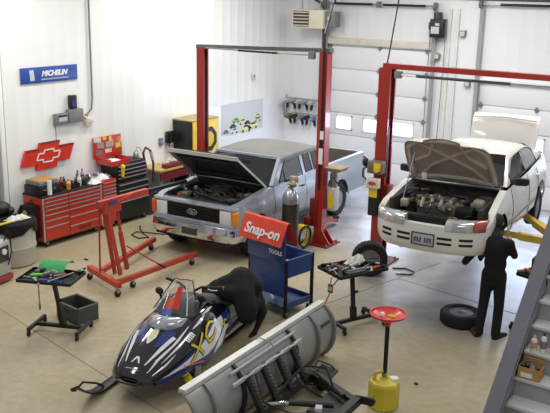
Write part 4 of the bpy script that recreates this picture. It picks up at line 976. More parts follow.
# bench behind the pickup
t = thing('work_bench', 'wooden topped bench against the left wall behind the pickup', 'bench', (-11.98, 13.12, 0))
m = MB(); m.box((0, 0, .93), (.6, 1.05, .05), bev=.006); m.build('bench_top', wood, t)
m = MB(); m.box((.27, 0, .80), (.03, 1.0, .16)); m.build('apron', red_dark, t, 0)
for x in (-.25, .25):
    for y in (-.47, .47): m = MB(); m.bar((x, y, 0), (x, y, .91), .06); m.build('leg', mid_grey, t, 0)
m = MB(); m.box((0, 0, .3), (.54, 1.0, .03)); m.build('lower_shelf', mid_grey, t, 0)
small('creeper_pad', 'dark red padded board lying over the front of the bench behind the pickup', 'pad', (-11.77, 13.2, 1.005), lambda m: m.box((0, 0, 0), (.16, .80, .1), bev=.03), pm('pad_red', (140, 34, 44), .5, var=.1), ('pad', [('edge_piping', lambda m: m.tube([(.08, -.38, .04), (.08, .38, .04)], .008, 6), red_dark)]))
small('shop_rag', 'grey-white rag heap on the right end of the bench behind the pickup', 'rag', (-12.02, 13.3, .955), lambda m: crumple(m, .26, .5, .14, 5), light_grey, ('cloth', []))
small('spray_nozzle', 'yellow and white grease gun on the bench behind the pickup', 'grease gun', (-11.76, 13.1, 1.055), lambda m: m.cyl((0, -.12, .04), (0, .1, .02), .025, n=12), light_grey, ('barrel', [('lever', lambda m: m.bar((0, -.12, .06), (.05, .05, .1), .015), yellow)]))
# yellow and black cabinet
t = thing('battery_cabinet', 'yellow cabinet with black sides and a black octagon on its door', 'cabinet', (-12.0, 14.15, 0), .0)
m = MB(); m.box((0, 0, .94), (.56, .92, 1.86), bev=.01); m.build('carcass', black_plastic, t)
m = MB(); m.box((0, 0, 1.88), (.58, .94, .03), bev=.004); m.build('top_panel', pm('cab_top', (172, 152, 96), .5), t)
m = MB(); m.box((.29, 0, .95), (.02, .90, 1.82), bev=.003); dr = m.build('door', yellow, t)
m = MB(); P = []
for k in range(8):
    a = PI / 8 + k * PI / 4; P.append((.1 + .30 * math.cos(a), 1.42 + .30 * math.sin(a)))
m.prism(P, 'X', .301, .306); oc = m.build('octagon', black_plastic, dr, 0)
m = MB(); m.prism([(.1 + (a - .1) * .62, 1.42 + (b - 1.42) * .62) for a, b in P], 'X', .307, .31); m.build('octagon_centre', yellow, oc, 0)
m = MB(); m.box((.31, -.4, 1.0), (.03, .03, .2), bev=.005); m.build('door_handle', black_metal, dr)
# far left corner: drum with a black sheet, box charger, side room shelf
t = thing('drum', 'pale grey drum covered by a black sheet at the left edge', 'drum', (-11.52, 8.64, 0))
m = MB(); m.lathe([(.33, 0), (.36, .03), (.37, .3), (.385, .34), (.37, .38), (.365, .7), (.34, .78), (.001, .78)], n=32); m.build('drum_body', pm('drum_grey', (186, 182, 170), .5, var=.08, vs=3), t)
m = MB(); m.lathe([(.001, .80), (.36, .80), (.40, .78), (.41, .70), (.40, .62)], n=28)
for v in m.b.verts:
    a = math.atan2(v.co.y, v.co.x)
    if v.co.z < .72: v.co.z += .06 * math.sin(a * 4 + 1) + .03 * math.sin(a * 9)
m.build('black_sheet', black_cloth, t)
small('trash_heap_bag', 'black plastic bag heaped on the wall side of the covered drum', 'bag', (-11.82, 8.50, .80), lambda m: (m.ball((0, .1, .14), .17, (.9, 1.3, .8)), m.ball((.04, .26, .09), .10, (1.2, 1, .8)), m.ball((-.1, -.15, .2), .14, (1, 1.2, .8))), black_plastic, ('bag_body', [('green_cloth', lambda m: m.ball((-.1, -.25, .34), .12, (1.2, 1, .4)), pm('dark_green', (36, 84, 56), .8))]))
small('shop_rag', 'dirty white glove-like rag on the black sheet of the drum', 'rag', (-11.42, 8.66, .803), lambda m: crumple(m, .2, .42, .09, 8), pm('rag_cream', (222, 218, 206), .8), ('cloth', []))
small('pry_bar', 'yellow handled tool on the black sheet of the drum', 'tool', (-11.34, 8.32, .805), lambda m: m.tube([(0, -.16, .015), (.02, .12, .02)], .02, 8), yellow, ('handle', [('shaft', lambda m: m.cyl((.02, .12, .02), (.03, .3, .02), .008, n=6), steel)]))
small('oil_jug', 'red handled jug at the far left edge above the drum', 'jug', (-11.62, 8.26, .80), lambda m: m.tube([(0, -.08, .0), (0, -.1, .16), (0, .04, .22), (0, .1, .06)], .03, 8), red_chest, ('handle', [('body', lambda m: m.box((0, 0, .05), (.12, .2, .1), bev=.02), black_plastic)]))
t = thing('battery_charger', 'grey wheeled charger box with a red foot at the left edge below the drum', 'charger', (-11.02, 7.78, 0), .2)
m = MB(); m.box((0, 0, .42), (.46, .44, .56), bev=.02); m.build('case', light_grey, t)
m = MB(); m.box((0, 0, .08), (.5, .48, .10), bev=.01); m.build('red_base', pm('base_red', (150, 60, 50), .5), t)
m = MB(); m.box((0, -.225, .5), (.36, .012, .26)); m.box((.235, 0, .5), (.012, .34, .26)); pn = m.build('panel', dark_grey, t, 0)
m = MB(); m.lathe([(.001, .0), (.05, .0), (.05, .02), (.001, .02)], (.24, .06, .54), 'X', 16); m.build('dial', white_plastic, pn)
m = MB(); m.tube([(.2, .1, .66), (.25, .16, .9), (.26, .2, .8), (.27, .2, .5), (.26, .12, .3)], .012, 6); m.build('cable', black_plastic, t)
t = thing('storage_rack', 'dark cluttered shelf in the side room at the far left edge', 'shelf', (-12.75, 8.6, 0))
for x in (-.25, .25):
    for y in (-.55, .35): m = MB(); m.bar((x, y, 0), (x, y, 2.4), .04); m.build('upright', pm('rack_blue', (50, 60, 110), .5), t, 0)
for z in (.5, 1.1, 1.7, 2.3): m = MB(); m.box((0, -.1, z), (.55, .95, .03)); m.build('shelf_board', dark_grey, t, 0)
for k, (y, z, w_, h) in enumerate(((-.3, .52, .3, .35), (.1, .52, .3, .4), (-.3, 1.12, .36, .4), (.1, 1.12, .28, .3), (-.25, 1.72, .3, .36), (.12, 1.72, .3, .42))):
    small('storage_bin', 'dark storage bin on the side room shelf', 'bin', (-12.75, 8.6 + y, z), lambda m: m.loft([[(-.2 * a, -w_ / 2 * a, q), (.2 * a, -w_ / 2 * a, q), (.2 * a, w_ / 2 * a, q), (-.2 * a, w_ / 2 * a, q)] for a, q in ((.85, 0), (1, h))]), [black_plastic, dark_grey, gun_d][k % 3], ('bin_body', [('rim', lambda m: m.tube([(.2, -w_ / 2, h), (.2, w_ / 2, h)], .012, 6), mid_grey)]), group='bins in the side room')
# ---------------------------------------------------------------- engine hoist
H0 = V((-9.36, 8.62, 0))
t = thing('engine_hoist', 'red folding engine hoist reaching its black boom end over the pickup engine', 'engine hoist', H0)
def hl_(p): return V(p) - H0
rearL, rearR = hl_((-9.86, 8.86, .20)), hl_((-8.86, 8.56, .20))
m = MB(); m.bar(rearL, rearR, .09, .09); m.build('rear_beam', red_hoist, t, 0)
for (a, b_) in (((-9.62, 8.88, .18), (-10.15, 10.75, .18)), ((-9.02, 8.70, .18), (-8.98, 10.55, .18))):
    m = MB(); m.bar(hl_(a), hl_(b_), .075, .08); lg = m.build('leg', red_hoist, t, 0)
def cst(p, r=.055, par=t):
    p = V(p); m = MB(); m.lathe([(.001, -.018), (r, -.018), (r, .018), (.001, .018)], (p.x, p.y, r), 'X', 16); c = m.build('caster', rubber, par)
    m = MB(); m.box((p.x, p.y, r * 1.7), (.055, .05, r * .9)); m.build('fork', steel, c, 0)
for p in ((-9.84, 8.84), (-8.9, 8.56), (-10.12, 10.62), (-8.98, 10.45), (-9.0, 9.0)): cst(hl_((*p, 0)))
mt0, mt1 = hl_((-9.26, 8.82, .2)), hl_((-9.30, 8.72, 1.44))
for dx in (-.04, .04): m = MB(); m.bar(mt0 + V((dx * 1.6, .1, 0)), mt1 + V((dx, 0, 0)), .035, .06); m.build('mast', red_hoist, t, 0)
m = MB(); m.bar(hl_((-9.46, 8.72, .2)), hl_((-9.36, 8.66, 1.36)), .022, .022); m.build('brace', red_hoist, t, 0)
m = MB(); m.bar(hl_((-9.24, 9.12, .24)), hl_((-9.27, 9.02, .90)), .055, .055); m.cyl(hl_((-9.27, 9.02, .90)), hl_((-9.30, 8.98, 1.38)), .025, n=10); m.build('hydraulic_jack', red_hoist, t, 0)
m = MB(); m.cyl(hl_((-9.20, 9.08, .66)), hl_((-8.90, 9.50, .30)), .013, n=8); h_ = m.build('jack_handle', red_hoist, t)
m = MB(); m.cyl(hl_((-8.90, 9.50, .30)), hl_((-8.83, 9.60, .215)), .018, n=8); m.build('black_grip', black_plastic, h_)
b0, b1, b2 = hl_((-9.30, 8.58, 1.44)), hl_((-9.33, 9.72, 1.44)), hl_((-9.36, 10.75, 1.42))
m = MB(); m.bar(b0, b1, .08, .10); bo = m.build('boom', red_hoist, t, 0)
m = MB(); m.bar(b1 - V((0, .1, 0)), b2, .055, .06); bx_ = m.build('boom_extension', black_metal, bo, 0)
m = MB(); m.tube([b2 + V((0, -.04, -.02)), b2 + V((0, -.04, -.12)), b2 + V((0, .0, -.16)), b2 + V((0, .03, -.12))], .014, 6); m.build('hook', steel, bx_)
m = MB(); m.box(mt1 + V((0, .13, -.10)), (.12, .36, .14)); m.build('mast_bracket', red_hoist, t, 0)
m = MB(); m.box(mt1 + V((.075, .12, .0)), (.004, .16, .06)); m.build('blue_decal', pm('decal_blue', (52, 64, 130), .5), t, 0)
m = MB(); m.bar(hl_((-9.26, 8.80, 1.38)), hl_((-9.25, 9.35, 1.50)), .025, .025); m.build('support_strut', red_hoist, t, 0)

# ---------------------------------------------------------------- rolling tool trays
def tray_stand(lab, loc, rz, sx, sy, hz_, foot, post_off, lean, grp='rolling tool tray stands'):
    t = thing('tool_tray', lab, 'tool stand', loc, rz, grp)
    fx = foot
    m = MB(); m.bar((-fx, 0, .09), (fx, 0, .09), .05, .05); m.build('base_bar', black_metal, t, 0)
    for s in (-1, 1):
        m = MB(); m.bar((s * fx, -.26, .10), (s * fx, .26, .10), .045, .045); f = m.build('foot', black_metal, t, 0)
        for s2 in (-1, 1):
            m = MB(); m.lathe([(.001, -.014), (.04, -.014), (.04, .014), (.001, .014)], (s * fx, s2 * .25, .04), 'X', 14); m.build('caster', rubber, f)
    pb, pt = V((post_off, 0, .1)), V((post_off + lean[0], lean[1], hz_ - .02))
    m = MB(); m.bar(pb, pt, .05, .05); m.build('post', black_metal, t, 0)
    m = MB(); m.bar(pb, pb.lerp(pt, .25), .075, .075); m.cyl(pb.lerp(pt, .55) + V((.03, 0, 0)), pb.lerp(pt, .55) + V((.09, 0, .0)), .02, n=8); m.build('sleeve', black_metal, t, 0)
    c = V((pt.x - post_off * .5, pt.y, hz_))
    m = MB(); m.box(c, (sx, sy, .012))
    for s in (-1, 1):
        m.box(c + V((s * sx / 2, 0, .018)), (.014, sy, .045)); m.box(c + V((0, s * sy / 2, .018)), (sx, .014, .045))
    m.bar(c + V((-sx * .3, 0, -.02)), c + V((sx * .3, 0, -.02)), .04, .03)
    m.build('tray', black_metal, t, 0)
    return t, c
import mathutils
def on(t, p):      # a point of a thing in world space
    return t.matrix_basis @ V(p)
T1, c1_ = tray_stand('black rolling tool tray in front of the red chests, green cloth on its far edge', (-8.58, 7.12, 0), .42, .78, .52, .85, .36, .05, (-.06, -.12))
def tool(name, lab, T, c, dx, dy, rz, f, mat, extra=None, dz=.012, cat=None, g=None):
    w_ = on(T, c + V((dx, dy, dz))); return small(name, lab, cat or name.replace('_', ' '), w_, f, mat, extra, rz=T.rotation_euler.z + rz, group=g)
GT1 = 'tools on the tray with the green cloth'
def wrench(L):
    def f(m): m.bar((-L / 2, 0, .006), (L / 2, 0, .006), .018, .01); m.lathe([(.012, 0), (.026, 0), (.026, .014), (.012, .014)], (L / 2, 0, 0), 'Z', 14); m.prism([(-L / 2 - .04, -.026), (-L / 2, -.018), (-L / 2, .018), (-L / 2 - .04, .026), (-L / 2 - .035, .01), (-L / 2 - .012, 0), (-L / 2 - .035, -.01)], 'Z', 0, .013)
    return f
def ratchet(L):
    def f(m): m.tube([(-L / 2, 0, .014), (L / 2 - .04, 0, .014)], [.012, .009], 8); m.ball((L / 2 - .02, 0, .016), .026, (1.3, 1, .6))
    return f
def gun(m): m.tube([(-.1, 0, .04), (.08, 0, .04)], .038, 12); m.tube([(.05, 0, .04), (.08, .13, .03)], .026, 8)
w0 = on(T1, c1_ + V((-.06, .20, .04)))
t = thing('shop_cloth', 'green cloth hanging over the far edge of the tool tray', 'cloth', w0, .42)
m = MB(); rows = []
for i in range(9):
    x = -.20 + .40 * i / 8
    rows.append([(x + .03 * y, y, z + .006 * math.sin(i * 1.7 + 5 * y)) for y, z in ((-.10, .0), (-.06, .05), (.0, .08), (.06, .10), (.14, .10), (.2, .08), (.26, .03))])
m.loft(rows, closed=False); m.build('cloth', green_cloth, t)
tool('torque_wrench', 'long steel ratchet lying across the right front edge of the green cloth tray', T1, c1_, .22, -.02, 1.15, ratchet(.62), steel, ('shaft', [('black_grip', lambda m: m.tube([(.24, 0, .014), (.36, 0, .02)], .016, 8), black_plastic)]), dz=.045, g=GT1)
tool('flashlight', 'bright green handled tool at the left front of the green cloth tray', T1, c1_, -.20, -.02, .35, lambda m: m.tube([(-.09, 0, .02), (.09, 0, .02)], .022, 10), pm('lime', (110, 210, 60), .4), ('grip', [('tip', lambda m: m.cyl((.09, 0, .02), (.15, 0, .02), .012, n=8), steel)]), g=GT1, cat='hand tool')
tool('wrench', 'steel wrench behind the green handled tool on the tray', T1, c1_, -.18, .10, .5, wrench(.2), steel, ('shank', []), g=GT1)
tool('wrench', 'steel wrench at the left corner of the tray with the green cloth', T1, c1_, -.26, -.10, -.1, wrench(.16), steel, ('shank', []), g=GT1)
tool('impact_gun', 'grey air gun lying in the middle of the green cloth tray', T1, c1_, .02, .06, 2.6, gun, mid_grey, ('motor_body', [('nose', lambda m: m.cyl((-.1, 0, .04), (-.16, 0, .04), .02, n=10), steel)]), g=GT1, cat='air tool')
tool('impact_gun', 'black air gun lying at the back left of the green cloth tray', T1, c1_, -.14, .16, .6, gun, gun_d, ('motor_body', [('nose', lambda m: m.cyl((-.1, 0, .04), (-.16, 0, .04), .02, n=10), steel)]), g=GT1, cat='air tool')
tool('pliers', 'red handled pliers at the right back of the green cloth tray', T1, c1_, .22, .12, .9, lambda m: (m.tube([(-.12, -.03, .015), (-.02, -.008, .015)], .012, 6), m.tube([(-.12, .03, .015), (-.02, .008, .015)], .012, 6)), red_chest, ('handles', [('jaws', lambda m: m.prism([(-.02, -.014), (.06, -.004), (.06, .004), (-.02, .014)], 'Z', .008, .022), steel)]), g=GT1)
tool('parts_tray', 'blue shallow parts tray along the front edge of the green cloth tray', T1, c1_, .06, -.15, .0, lambda m: (m.box((0, 0, .006), (.34, .12, .012)), m.box((0, -.06, .015), (.34, .008, .03)), m.box((0, .06, .015), (.34, .008, .03))), pm('tray_blue', (44, 56, 110), .4), ('shell', [('socket', lambda m: m.cyl((0, 0, .01), (0, 0, .05), .018, n=12), steel)]), g=GT1)
for k, (dx, dy) in enumerate(((.10, .0), (.15, -.05), (.02, -.05))):
    tool('socket', ['steel socket right of the grey air gun on the tray', 'steel socket nearest the ratchet on the green cloth tray', 'steel socket behind the blue parts tray'][k], T1, c1_, dx, dy, 0, lambda m: m.lathe([(.012, 0), (.018, 0), (.018, .05), (.013, .05)], n=12), steel, ('shell', []), g=GT1)
# extension bar hanging from the tray
w0 = on(T1, c1_ + V((-.06, -.275, .0)))
t = thing('extension_bar', 'steel extension bar hanging below the front edge of the tool tray', 'hand tool', w0, .42)
m = MB(); m.cyl((0, 0, 0), (.01, -.01, -.30), .010, n=8); m.ball((0, 0, .0), .022); m.build('shaft', steel, t)
m = MB(); m.cyl((.01, -.01, -.28), (.011, -.011, -.36), .016, n=10); m.build('socket_end', mid_grey, t)
# crate
t = thing('crate', 'dark grey open plastic crate on the floor right of the tool tray', 'crate', (-8.82, 7.68, 0), -.12)
t.location = (-8.78, 7.62, 0)
m = MB(); L_, W_, h_ = .52, .36, .24
for (c, d) in (((0, 0, .01), (L_, W_, .02)), ((-L_ / 2, 0, h_ / 2), (.016, W_, h_)), ((L_ / 2, 0, h_ / 2), (.016, W_, h_)), ((0, -W_ / 2, h_ / 2), (L_, .016, h_)), ((0, W_ / 2, h_ / 2), (L_, .016, h_))): m.box(c, d)
cb = m.build('shell', pm('crate_grey', (78, 78, 74), .6, var=.12), t, 0)
m = MB(); r4 = [(-L_ / 2, -W_ / 2), (L_ / 2, -W_ / 2), (L_ / 2, W_ / 2), (-L_ / 2, W_ / 2)]
for a, b_ in zip(r4, r4[1:] + r4[:1]): m.bar((*a, h_), (*b_, h_), .03, .025)
m.build('rim', pm('crate_rim', (94, 94, 90), .6), t, 0)
m = MB(); m.box((0, -W_ / 2 - .01, .16), (.12, .01, .035)); m.build('hand_hole', black_plastic, t, 0)
small('filter_part', 'small white part lying inside the grey crate', 'part', (-8.82, 7.64, .022), lambda m: m.cyl((0, 0, 0), (.02, 0, .06), .035, n=14), white_plastic, ('part_body', []))
# second tray
T2, c2_ = tray_stand('black rolling tool tray right of the blue cart, heaped with tools and a rag', (-5.26, 9.98, 0), 1.16, .84, .56, .90, .36, -.02, (-.10, -.05))
T2.location = (-5.36, 9.90, 0)
GT2 = 'tools heaped on the tray right of the blue cart'
tool('shop_rag', 'off-white crumpled rag lying on the heap of tools', T2, c2_, .12, .10, .3, lambda m: crumple(m, .34, .2, .12, 21), pm('rag_cream', (222, 218, 206), .8), ('cloth', []), g=GT2, dz=.05)
tool('impact_gun', 'dark air gun at the left back corner of the heaped tray', T2, c2_, -.26, .10, .4, gun, gun_d, ('motor_body', [('nose', lambda m: m.cyl((-.1, 0, .04), (-.16, 0, .04), .02, n=10), steel)]), g=GT2, cat='air tool')
tool('impact_gun', 'silver air gun in the middle of the heaped tray', T2, c2_, -.02, -.02, 3.4, gun, steel, ('motor_body', [('nose', lambda m: m.cyl((-.1, 0, .04), (-.16, 0, .04), .02, n=10), gun_d)]), g=GT2, cat='air tool')
tool('impact_gun', 'black air gun at the right end of the heaped tray', T2, c2_, .30, .02, 2.2, gun, black_plastic, ('motor_body', [('nose', lambda m: m.cyl((-.1, 0, .04), (-.16, 0, .04), .02, n=10), steel)]), g=GT2, cat='air tool')
tool('socket_case', 'open black socket case at the front of the heaped tray', T2, c2_, -.10, -.17, 0, lambda m: m.box((0, 0, .02), (.34, .16, .04), bev=.006), black_plastic, ('case', [('socket_row', lambda m: m.tube([(-.14, 0, .045), (.14, 0, .045)], .014, 8), steel)]), g=GT2, cat='case')
tool('screwdriver', 'orange handled screwdriver at the right front of the heaped tray', T2, c2_, .30, -.16, .1, lambda m: m.tube([(-.06, 0, .02), (.06, 0, .02)], [.02, .016], 10), pm('orange_handle', (220, 84, 48), .4), ('handle', [('blade', lambda m: m.cyl((.06, 0, .02), (.18, 0, .02), .006, n=8), steel)]), g=GT2)
tool('wrench', 'bright wrench lying at the left edge of the heaped tray', T2, c2_, -.36, -.04, 1.2, wrench(.24), steel, ('shank', []), g=GT2, dz=.04)
tool('wrench', 'bright wrench lying right of the rag on the heaped tray', T2, c2_, .22, -.06, .5, wrench(.26), steel, ('shank', []), g=GT2, dz=.04)
tool('pry_bar', 'long dark bar sticking out past the right end of the heaped tray', T2, c2_, .34, .18, -.25, lambda m: m.tube([(-.26, 0, .02), (.2, 0, .02), (.26, 0, .05)], .011, 8), black_metal, ('shaft', []), g=GT2, dz=.02)
tool('ratchet', 'ratchet lying in front of the silver air gun', T2, c2_, .08, -.14, .2, ratchet(.26), steel, ('shaft', []), g=GT2)
rt = random.Random(11)
for T_, c_, n_, g_, lb in ((T2, c2_, 11, GT2, 'small hand tool lying loose in the heap on the tray right of the blue cart'), (T1, c1_, 6, GT1, 'small hand tool lying loose among the tools on the green cloth tray')):
    for k in range(n_):
        hx, hy = (.36, .20)
        f_ = [wrench(.13), ratchet(.15), lambda m: m.tube([(-.07, 0, .015), (.05, 0, .02), (.09, .02, .03)], [.02, .014, .01], 8)][k % 3]
        tool('hand_tool', lb, T_, c_, rt.uniform(-hx, hx), rt.uniform(-hy, hy), rt.uniform(0, 3), f_, [steel, gun_d, pm('rust_tool', (150, 92, 74), .5, metal=.3), light_grey][k % 4], ('tool_body', []), g=g_, dz=.014 + .02 * (k % 3), cat='hand tool')
t = thing('air_hose', 'thin red air hose running from the heaped tray down behind the plow blade', 'hose', (-5.45, 9.6, .8))
m = MB(); m.tube([(.03, -.12, .02), (.0, -.22, -.06), (-.06, -.34, -.35), (-.14, -.5, -.62), (-.2, -.62, -.785), (-.25, -.8, -.79)], .010, 6); m.build('hose_line', pm('hose_red', (196, 70, 60), .5), t)
m = MB(); m.cyl((.03, -.12, .02), (.05, -.06, .03), .016, n=8); m.build('coupling', steel, t)
w0 = on(T2, c2_ + V((-.46, -.10, -.02)))
t = thing('padlock_tag', 'small brown and cream tag hanging off the left corner of the heaped tray', 'tag', w0)
m = MB(); m.box((0, 0, -.16), (.08, .014, .13), bev=.004); m.build('tag_body', pm('tag_brown', (120, 96, 60), .5), t); m = MB(); m.box((0, -.009, -.16), (.05, .004, .05)); m.build('tag_print', light_grey, t); m = MB(); m.tube([(0, 0, -.1), (.01, 0, 0), (.04, .02, .02)], .006, 6); m.build('string', dark_grey, t)

# ---------------------------------------------------------------- blue roll cart with the banner
BC = thing('roll_cart', 'blue roll cart with raised back lid and open tray between the snowmobile and pickup', 'tool cart', (-6.66, 9.50, 0), -.16)
w_, d_ = .76, .58
m = MB()
for s in (-1, 1):
    for y in (0, d_): m.bar((s * w_ / 2, y, .10), (s * w_ / 2, y, .92), .04, .04)
for k in range(4): pass
m.build('corner_post', black_metal, BC, 0)
m = MB(); m.box((0, -.005, .62), (w_ - .02, .03, .58)); m.build('front_panel', blue_paint, BC, 0)
m = MB(); m.box((0, -.03, 1.17), (w_, .045, .60), bev=.008); m.build('raised_lid', blue_paint, BC)
m = MB(); m.box((0, d_ / 2, .16), (w_, d_, .03)); m.box((w_ / 2, d_ / 2, .20), (.02, d_, .08)); m.box((0, d_, .20), (w_, .02, .08)); m.build('lower_shelf', blue_paint, BC, 0)
m = MB(); m.box((0, d_ / 2, .64), (w_ - .02, d_ - .02, .02))
for c, dd in (((w_ / 2, d_ / 2, .76), (.02, d_, .24)), ((-w_ / 2, d_ / 2, .76), (.02, d_, .24)), ((0, d_, .76), (w_, .02, .24))): m.box(c, dd)
m.build('open_tray', blue_paint, BC, 0)
m = MB(); m.bar((w_ / 2, 0, .90), (w_ / 2, d_, .90), .035, .035); m.bar((-w_ / 2, d_, .90), (w_ / 2, d_, .90), .035, .035); m.build('tray_rim', pm('rim_blue', (52, 72, 120), .35), BC, 0)
for s in (-1, 1):
    for y in (.03, d_ - .03): caster(BC, s * (w_ / 2 - .02), y, .05)
text('cart_lettering', 'TOOLS', .085, white_plastic, BC, (.20, -.056, 1.02), (PI / 2, 0, 0), off=.003)
m = MB(); m.tube([(.40, -.02, .3), (.42, -.04, .36), (.4, -.03, .42)], .01, 6); m.build('latch', black_metal, BC)
t = thing('banner', 'red folded Snap-on banner hung over the raised lid of the blue cart', 'banner', (-6.66, 9.50, 0), -.16)
m = MB(); rows = []
for i in range(7):
    x = -.44 + .88 * i / 6
    rows.append([(x, y, z + .004 * math.sin(i * 2)) for y, z in ((-.20, 1.18), (-.12, 1.36), (-.06, 1.50), (-.03, 1.515), (.02, 1.50), (.10, 1.34), (.18, 1.16))])
m.loft(rows, closed=False); m.loft([[(x, y + (.012 if y < -.03 else -.012), z - .012) for x, y, z in r] for r in rows], closed=False); m.build('cloth', orange_red, t)
text('banner_lettering', 'Snap-on', .215, white_plastic, t, (.02, -.158, 1.325), (math.radians(66), 0, 0), .12, ext=.002, off=.006, sx=1.02)
GC = 'things in the tray of the blue cart'
def cart(name, lab, x, y, z, f, mat, extra, rz=0, cat=None): small(name, lab, cat or name.replace('_', ' '), on(BC, (x, y, z)), f, mat, extra, rz=-.16 + rz, group=GC)
cart('paper_sheet', 'white papers lying in the open tray of the blue cart', .05, .30, .655, lambda m: (m.box((0, 0, .04), (.3, .22, .08)), m.box((.1, .1, .09), (.26, .16, .012), rz=.4)), white_plastic, ('sheet', [('print_block', lambda m: m.box((0, -.05, .081), (.2, .08, .001)), light_grey)]), cat='paper')
cart('spray_can', 'dark can standing upright at the back of the blue cart tray', -.1, .42, .655, lambda m: m.lathe([(.035, 0), (.035, .28), (.02, .31), (.001, .31)], n=14), gun_d, ('can_body', [('cap', lambda m: m.cyl((0, 0, .31), (0, 0, .35), .015, n=10), black_plastic)]))
cart('spray_can', 'white topped can standing at the left back of the blue cart tray', -.24, .40, .655, lambda m: m.lathe([(.035, 0), (.035, .30), (.02, .33), (.001, .33)], n=14), mid_grey, ('can_body', [('cap', lambda m: m.cyl((0, 0, .33), (0, 0, .37), .018, n=10), white_plastic)]))
cart('screwdriver', 'silver screwdrivers lying at the right edge of the blue cart tray', .3, .28, .655, lambda m: m.tube([(0, -.14, .05), (0, .1, .12)], .012, 8), steel, ('blade', [('handle', lambda m: m.tube([(0, .1, .12), (0, .2, .15)], .02, 8), red_chest)]))

# ---------------------------------------------------------------- gas cylinder, hose, loose wheels
t = thing('gas_cylinder', 'dark gas cylinder with silver shoulder standing beside the pickup door', 'gas cylinder', (-7.97, 12.06, 0))
m = MB(); m.lathe([(.12, 0), (.15, .02), (.155, .1), (.155, 1.0)], n=24); m.build('cylinder_body', pm('cylinder_dark', (66, 62, 54), .35, metal=.5, var=.2, vs=4), t)
m = MB(); m.lathe([(.156, .98), (.156, 1.05), (.14, 1.14), (.09, 1.22), (.05, 1.25), (.05, 1.28), (.001, 1.28)], n=24); m.build('shoulder', steel, t)
m = MB(); m.cyl((0, 0, 1.28), (0, 0, 1.38), .025, n=10); m.cyl((-.06, 0, 1.33), (.05, 0, 1.33), .018, n=8); m.box((.07, 0, 1.33), (.07, .09, .09), bev=.02); m.build('valve', pm('valve_brass', (150, 130, 86), .35, metal=.7), t)
m = MB(); m.lathe([(.001, 0), (.04, 0), (.04, .03), (.001, .03)], (.08, -.08, 1.38), 'Y', 14); m.build('gauge', light_grey, t)
t = thing('air_hose', 'coil of yellow and black hose on the floor behind the gas cylinder', 'hose', (-8.0, 12.72, 0))
t.location = (-7.98, 12.45, 0)
m = MB(); 
for k in range(3): m.tube([(.05 * k - .04 + .04 * math.cos(a), .22 * math.cos(a), .24 + .22 * math.sin(a)) for a in frange(0, 2 * PI, 20)], .016, 6)
m.build('yellow_coil', yellow, t)
m = MB(); m.tube([(.10, .2 * math.cos(a), .25 + .2 * math.sin(a)) for a in frange(0, 2 * PI, 20)], .022, 6); m.tube([(.1, -.2, .1), (.14, -.3, .02), (.1, -.1, .02), (.0, .2, .02)], .014, 6); m.build('black_coil', rubber, t)
t = thing('air_hose', 'loose dark loops of hose on the floor by the red side cabinet', 'hose', (-11.1, 11.35, 0))
m = MB(); m.tube([(-.3, .3, .012), (-.1, .1, .012), (.2, -.1, .012), (.42, -.2, .012), (.3, -.36, .014), (.05, -.3, .02), (.0, -.12, .03), (.22, -.02, .03), (.4, .1, .012), (.6, .2, .012)], .012, 6); m.build('hose_line', black_plastic, t)
m = MB(); m.cyl((.6, .2, .014), (.66, .23, .014), .014, n=8); m.build('coupling', steel, t)
def loose_wheel(lab, loc, rot):
    t = thing('wheel', lab, 'wheel', loc, 0, 'wheels taken off the white car'); t.rotation_euler = rot
    tyre(t, (0, 0, 0), .305, .19, .19, 1, pm('black_steel_rim', (128, 128, 130), .45, metal=.4, var=.15)); return t
loose_wheel('car wheel lying flat on the floor left of the person under the white car', (-4.12, 10.93, .10), (0, math.radians(-90), .3))
loose_wheel('car wheel standing upright on the floor behind the heaped tool tray', (-6.22, 11.93, .306), (0, 0, -1.05))
t = thing('air_hose', 'thin dark hose end curling on the floor right of the upright wheel', 'hose', (-5.75, 12.6, 0))
m = MB(); m.tube([(-.3, -.1, .012), (-.1, .02, .012), (.1, -.05, .012), (.12, -.22, .012), (-.06, -.3, .012)], .012, 6); m.build('hose_line', dark_grey, t)
m = MB(); m.cyl((-.06, -.3, .014), (-.12, -.32, .014), .015, n=8); m.build('coupling', steel, t)
# ---------------------------------------------------------------- oil drain
t = thing('oil_drain', 'yellow octagonal jug on the floor with black pole carrying a red drain bowl', 'oil drain', (-3.88, 7.98, 0), .1)
def octo(r, z): return [(r * math.cos(PI / 8 + k * PI / 4), r * math.sin(PI / 8 + k * PI / 4), z) for k in range(8)]
m = MB(); m.loft([octo(.17, 0), octo(.185, .02), octo(.185, .30), octo(.17, .33), octo(.06, .36), octo(.05, .38)]); j = m.build('jug', pm('jug_yellow', (208, 190, 52), .4, var=.12, vs=3), t, 20)
m = MB(); m.tube([(-.11, -.06, .34), (-.09, -.05, .44), (-.0, .0, .46), (.02, .0, .38)], .024, 8); m.build('jug_handle', pm('jug_yellow', (0, 0, 0)), j)
m = MB(); m.cyl((.10, .06, .33), (.10, .06, .37), .05, n=16); m.build('white_cap', white_plastic, j)
m = MB(); m.cyl((0, 0, .36), (.0, .0, 1.06), .026, n=14); m.build('pole', black_metal, t)
m = MB(); m.lathe([(.03, 1.03), (.05, 1.08), (.12, 1.12), (.205, 1.16), (.215, 1.19), (.205, 1.19), (.19, 1.165), (.11, 1.135), (.04, 1.115), (.001, 1.11)], n=32); m.build('drain_bowl', pm('bowl_red', (214, 50, 38), .35, coat=.3), t)
m = MB(); m.box((0, 0, .40), (.06, .06, .06), bev=.01); m.build('collar', steel, t)
small('drain_plug', 'yellow cap lying in the red drain bowl', 'cap', (-3.84, 7.97, 1.135), lambda m: (m.cyl((-.03, 0, .02), (.06, 0, .03), .022, n=10),), yellow, ('cap_body', []))
